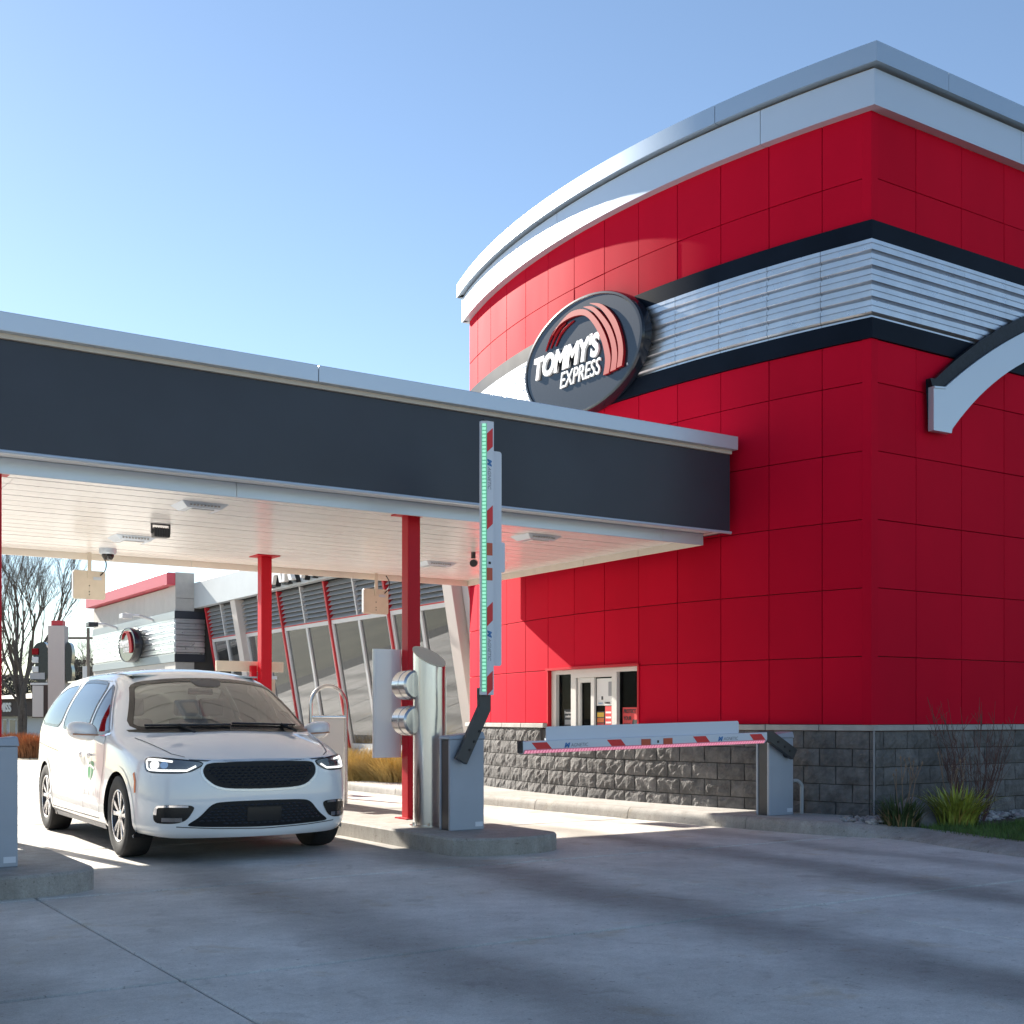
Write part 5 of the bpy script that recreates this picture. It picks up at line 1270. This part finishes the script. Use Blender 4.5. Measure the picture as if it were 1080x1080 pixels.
bare_tree('bare_tree', 'large bare multi-stemmed tree at the left edge behind the shop', at(24, 757, 58), 11.8, 5, .42, levels=6)
bare_tree('bare_tree', 'smaller bare tree right of the pale pylon sign', at(84, 757, 78), 7.2, 9, .5, levels=5)
bare_tree('bare_tree', 'bare tree behind the left of the shop roof', at(-14, 757, 76), 9.5, 12, .5, levels=5)
def blob_tree(label, base, h, w, seed, m):
    r = random.Random(seed); t = thing('distant_tree', label, 'tree', (base.x, base.y, 0), group='dense distant trees'); s = MB(); s.cyl((0, 0, 0), (0, 0, h*.5), .15, .08, 8); s.build('trunk', BARK, t)
    s = MB()
    for k in range(2600):
        a = r.uniform(0, 6.28); u = r.random()**.5; z = r.uniform(.12, 1); rad = w*u*math.sqrt(max(0, 1-((z-.45)/.6)**2)); c = Vector((rad*math.cos(a), rad*math.sin(a), z*h)); d = Vector((r.uniform(-1, 1), r.uniform(-1, 1), r.uniform(-1, 1))).normalized()*.16; e_ = d.orthogonal().normalized()*.05
        s.add([c-d, c+e_, c+d, c-e_], [(0, 1, 2, 3)])
    s.build('crown', m, t)
EVG = mat('dull_evergreen', (.075, .070, .050), .9, noise=.4, nscale=3)
for k, (px, d, h, w) in enumerate(((80, 92, 5.6, 1.7), (92, 96, 5.2, 1.6), (101, 92, 4.6, 1.5), (70, 98, 6.2, 1.8), (-2, 90, 4.4, 2.2), (12, 96, 4.6, 2.2), (35, 98, 4.4, 2.2))):
    blob_tree(['dull evergreen tree left of the utility pole', 'dull evergreen tree behind the utility pole', 'low evergreen tree right of the utility pole', 'tall evergreen tree right behind the pylon', 'low tree mass at the far left edge', 'low tree behind the shop sign band', 'low tree left of the pylon behind the shop'][k], at(px, 757, d), h, w, 40+k, EVG)

def blades(name, m, parent, n, rad, h, seed, spread=.5, w=.012, z0=0, up=.4, curl=.8):
    r = random.Random(seed); s = MB()
    for k in range(n):
        a = r.uniform(0, 6.28); q = rad*math.sqrt(r.random()); b_ = Vector((q*math.cos(a), q*math.sin(a), z0)); a2 = a+r.uniform(-.6, .6); L = h*r.uniform(.55, 1.1); sp_ = spread*r.uniform(.2, 1.1)
        d = Vector((math.cos(a2), math.sin(a2), 0)); sd = Vector((-d.y, d.x, 0))*w*r.uniform(.6, 1.2); P = []
        for i in range(5):
            f = i/4; P.append(b_+d*(sp_*L*f**1.6)+Vector((0, 0, L*(f-.42*curl*f**3*sp_))))
        V = []
        for i, p in enumerate(P[:-1]): V += [p-sd*(1-.15*i), p+sd*(1-.15*i)]
        V.append(P[-1]); s.add(V, [(0, 1, 3, 2), (2, 3, 5, 4), (4, 5, 7, 6), (6, 7, 8)])
    return s.build(name, m, parent)
LEAF = mat('sunlit_lily_leaf', (.30, .34, .055), .5, noise=.35, nscale=12); DRYLEAF = mat('dry_leaf', (.22, .155, .075), .8, noise=.3, nscale=15); DARKLEAF = mat('dark_leaf', (.045, .075, .022), .6, noise=.35, nscale=14)  # LEAF base colour raised to stand in for a beam of sunlight
GOLD = mat('golden_grass', (.52, .38, .14), .8, noise=.3, nscale=6); STEM = mat('dry_stem', (.20, .14, .10), .9); RUST = mat('rust_shrub', (.38, .16, .07), .9, noise=.3, nscale=5)
def dry_stems(parent, seed, n, h, rad):
    r = random.Random(seed); s = MB()
    for k in range(n):
        a = r.uniform(0, 6.28); p = Vector((rad*math.cos(a)*r.random(), rad*math.sin(a)*r.random(), 0)); d = Vector((r.uniform(-.35, .35), r.uniform(-.2, .2), 1)).normalized(); L = h*r.uniform(.7, 1.05)
        q = p+d*L*.65+Vector((r.uniform(-.03, .03), 0, 0)); s.tube([p, p.lerp(q, .5)+Vector((r.uniform(-.02, .02), 0, 0)), q], [.006, .005, .004], 5)
        for c in range(2):
            e_ = q+Vector((r.uniform(-.08, .08), r.uniform(-.05, .05), L*r.uniform(.2, .38))); s.tube([q, e_], [.004, .003], 4); s.add([e_+Vector(v) for v in ((-.014, 0, 0), (.014, 0, 0), (0, .014, 0), (0, -.014, 0), (0, 0, .03), (0, 0, -.02))], [(0, 3, 4), (3, 1, 4), (1, 2, 4), (2, 0, 4), (3, 0, 5), (1, 3, 5), (2, 1, 5), (0, 2, 5)])
    s.build('dry_stalk', STEM, parent)
t = thing('lily_clump', 'dark green leafy clump with tall dry stalks nearest the wall corner', 'plant', (10.53, 8.60, .085), group='leafy clumps by the front wall')
blades('leaf', DARKLEAF, t, 200, .18, .38, 1, .75, .011); blades('dry_leaf', DRYLEAF, t, 90, .20, .24, 2, .9, .010); dry_stems(t, 3, 5, .82, .10)
t = thing('lily_clump', 'yellow-green leafy clump coloured as if sunlit with dry stalks on the lawn edge', 'plant', (11.22, 8.42, .085), group='leafy clumps by the front wall')
blades('leaf', LEAF, t, 260, .20, .48, 4, .95, .013); blades('dry_leaf', mat('yellow_leaf', (.36, .27, .06), .7), t, 70, .2, .26, 5, .9, .011); dry_stems(t, 6, 4, .86, .08)
t = thing('twiggy_shrub', 'bare reddish twiggy shrub against the block wall at the right edge', 'shrub', (11.95, 8.75, .085))
s = MB(); r = random.Random(8)
for k in range(46):
    a = r.uniform(0, 6.28); p = Vector((.12*math.cos(a), .12*math.sin(a), 0)); P = [p]; d = Vector((.30*math.cos(a), .22*math.sin(a), 1)).normalized(); L = r.uniform(.7, 1.45)
    for i in range(5): P.append(P[-1]+(d+Vector((r.uniform(-.15, .15), r.uniform(-.15, .15), 0)))*L/5)
    s.tube(P, [.0045-.0006*i for i in range(6)], 4)
    for c in range(5):
        o = P[r.choice((2, 3, 4))]; s.tube([o, o+Vector((r.uniform(-.14, .14), r.uniform(-.1, .1), r.uniform(.08, .25)))], [.003, .0015], 3)
s.build('twig', mat('red_twig', (.12, .065, .055), .9), t)
# boulder
bmm = bmesh.new(); bmesh.ops.create_icosphere(bmm, subdivisions=4, radius=1); r = random.Random(2)
from mathutils import noise as mnoise
for v in bmm.verts:
    n_ = mnoise.noise(v.co*1.3)*.30+mnoise.noise(v.co*4)*.07; c = v.co*(1+n_); v.co = Vector((c.x*.34, c.y*.26, max(-.15, c.z*.25)))
for f in bmm.faces: f.smooth = True
me = bpy.data.meshes.new('boulder'); bmm.to_mesh(me); bmm.free(); me.materials.append(mat('boulder_stone', (.17, .17, .175), .9, noise=.2, nscale=6, bump=.4, bscale=30))
tag(obj('boulder', me, None, (10.98, 8.78, .12)), 'rounded grey boulder between the two leafy clumps', 'rock')
# loose rocks as stuff, grass as stuff
s = MB(); r = random.Random(11); ico = bmesh.new(); bmesh.ops.create_icosphere(ico, subdivisions=1, radius=1); IV = [v.co.copy() for v in ico.verts]; IF = [tuple(v.index for v in f.verts) for f in ico.faces]; ico.free()
for k in range(640):
    x = r.uniform(10.24, 10.9) if k < 190 else r.uniform(10.8, 13.6); y = r.uniform(8.62, 9.22) if x > 10.8 else r.uniform(8.72, 9.18)
    q = Vector((x, y, (.128 if x < 10.9 else .09)+r.uniform(-.03, .025))); sx, sy, sz = r.uniform(.022, .062), r.uniform(.02, .05), r.uniform(.014, .034); a = r.uniform(0, 6.28); ca, sa = math.cos(a), math.sin(a)
    s.add([(q.x+ca*v.x*sx*(1+r.uniform(-.15, .15))-sa*v.y*sy, q.y+sa*v.x*sx+ca*v.y*sy, q.z+v.z*sz) for v in IV], IF)
tag(s.build('river_rock', mat('river_rock', (.36, .35, .34), .85, noise=.5, nscale=9), smooth=True), 'pale river stones along the foot of the front wall', 'gravel', kind='stuff')
s = MB(); r = random.Random(21)
def inpoly(p, P):
    c = False; j = len(P)-1
    for i in range(len(P)):
        if (P[i][1] > p[1]) != (P[j][1] > p[1]) and p[0] < (P[j][0]-P[i][0])*(p[1]-P[i][1])/(P[j][1]-P[i][1])+P[i][0]: c = not c
        j = i
    return c
LAWN = [(10.55, 8.42), (10.30, 7.7), (10.14, 6.8), (10.02, 5.4), (10.0, 3.5), (13.5, 3.5), (13.6, 8.35), (11.6, 8.22), (11.0, 8.40)]
k = 0
while k < 26000:
    x, y = r.uniform(9.9, 13.6), r.uniform(4.5, 8.5)
    if not inpoly((x, y), LAWN): continue
    k += 1; h = r.uniform(.03, .085); a = r.uniform(0, 6.28); dx, dy = math.cos(a), math.sin(a); ln = r.uniform(.1, .8)*h
    s.add([(x-dy*.004, y+dx*.004, .084), (x+dy*.004, y-dx*.004, .084), (x+dx*ln, y+dy*ln, .084+h)], [(0, 1, 2)])
tag(s.build('grass', mat('lawn_grass', (.085, .15, .03), .8, noise=.45, nscale=5)), 'short green grass strip beside the rolled kerb', 'grass', kind='stuff')
# ornamental grasses along the tunnel
r = random.Random(31); k = 0
names = ['leftmost', 'second', 'third', 'fourth', 'fifth']
for px, dpt, lab in ((369, 24.5, 'golden dry grass clump beside the hoop frame'), (380, 22.3, 'golden dry grass clump beside the small round-faced box'), (407, 22.0, 'golden dry grass clump below the tall white panel'), (424, 21.4, 'golden dry grass clump left of the red front post'), (352, 26.5, 'golden dry grass clump behind the hoop frame')):
    p = at(px, 757, dpt); t = thing('grass_clump', lab, 'plant', (p.x, p.y, 0), group='golden grasses along the tunnel'); blades('leaf', GOLD, t, 1500, .42, .80, 60+k, .95, .007, curl=1.0); blades('dry_leaf', RUST, t, 160, .3, .5, 80+k, .7, .009); k += 1
b = MB(); b.box(9.2, 11.29, 19.5, 31, -.02, .02); tag(b.build('planting_bed', bedm), kind='structure')
for px, dpt, lab in ((24, 39, 'rusty orange shrub below the shop windows'), (36, 38, 'rusty orange shrub nearest the minivan rear'), (13, 41, 'rusty orange shrub behind the barrier cabinet')):
    p = at(px, 757, dpt); t = thing('dry_shrub', lab, 'shrub', (p.x, p.y, 0), group='rusty shrubs behind the minivan'); blades('foliage', RUST, t, 1300, .55, .8, 90+k, .6, .018, curl=.6); k += 1
b = MB(); P_ = [at(-30, 757, 37), at(60, 757, 36), at(64, 757, 56), at(-40, 757, 60)]; b.hexa([(p.x, p.y, -.02) for p in P_], [(p.x, p.y, .015) for p in P_]); tag(b.build('verge', mat('verge_soil', (.20, .16, .09), .95, noise=.3, nscale=2)), kind='structure')
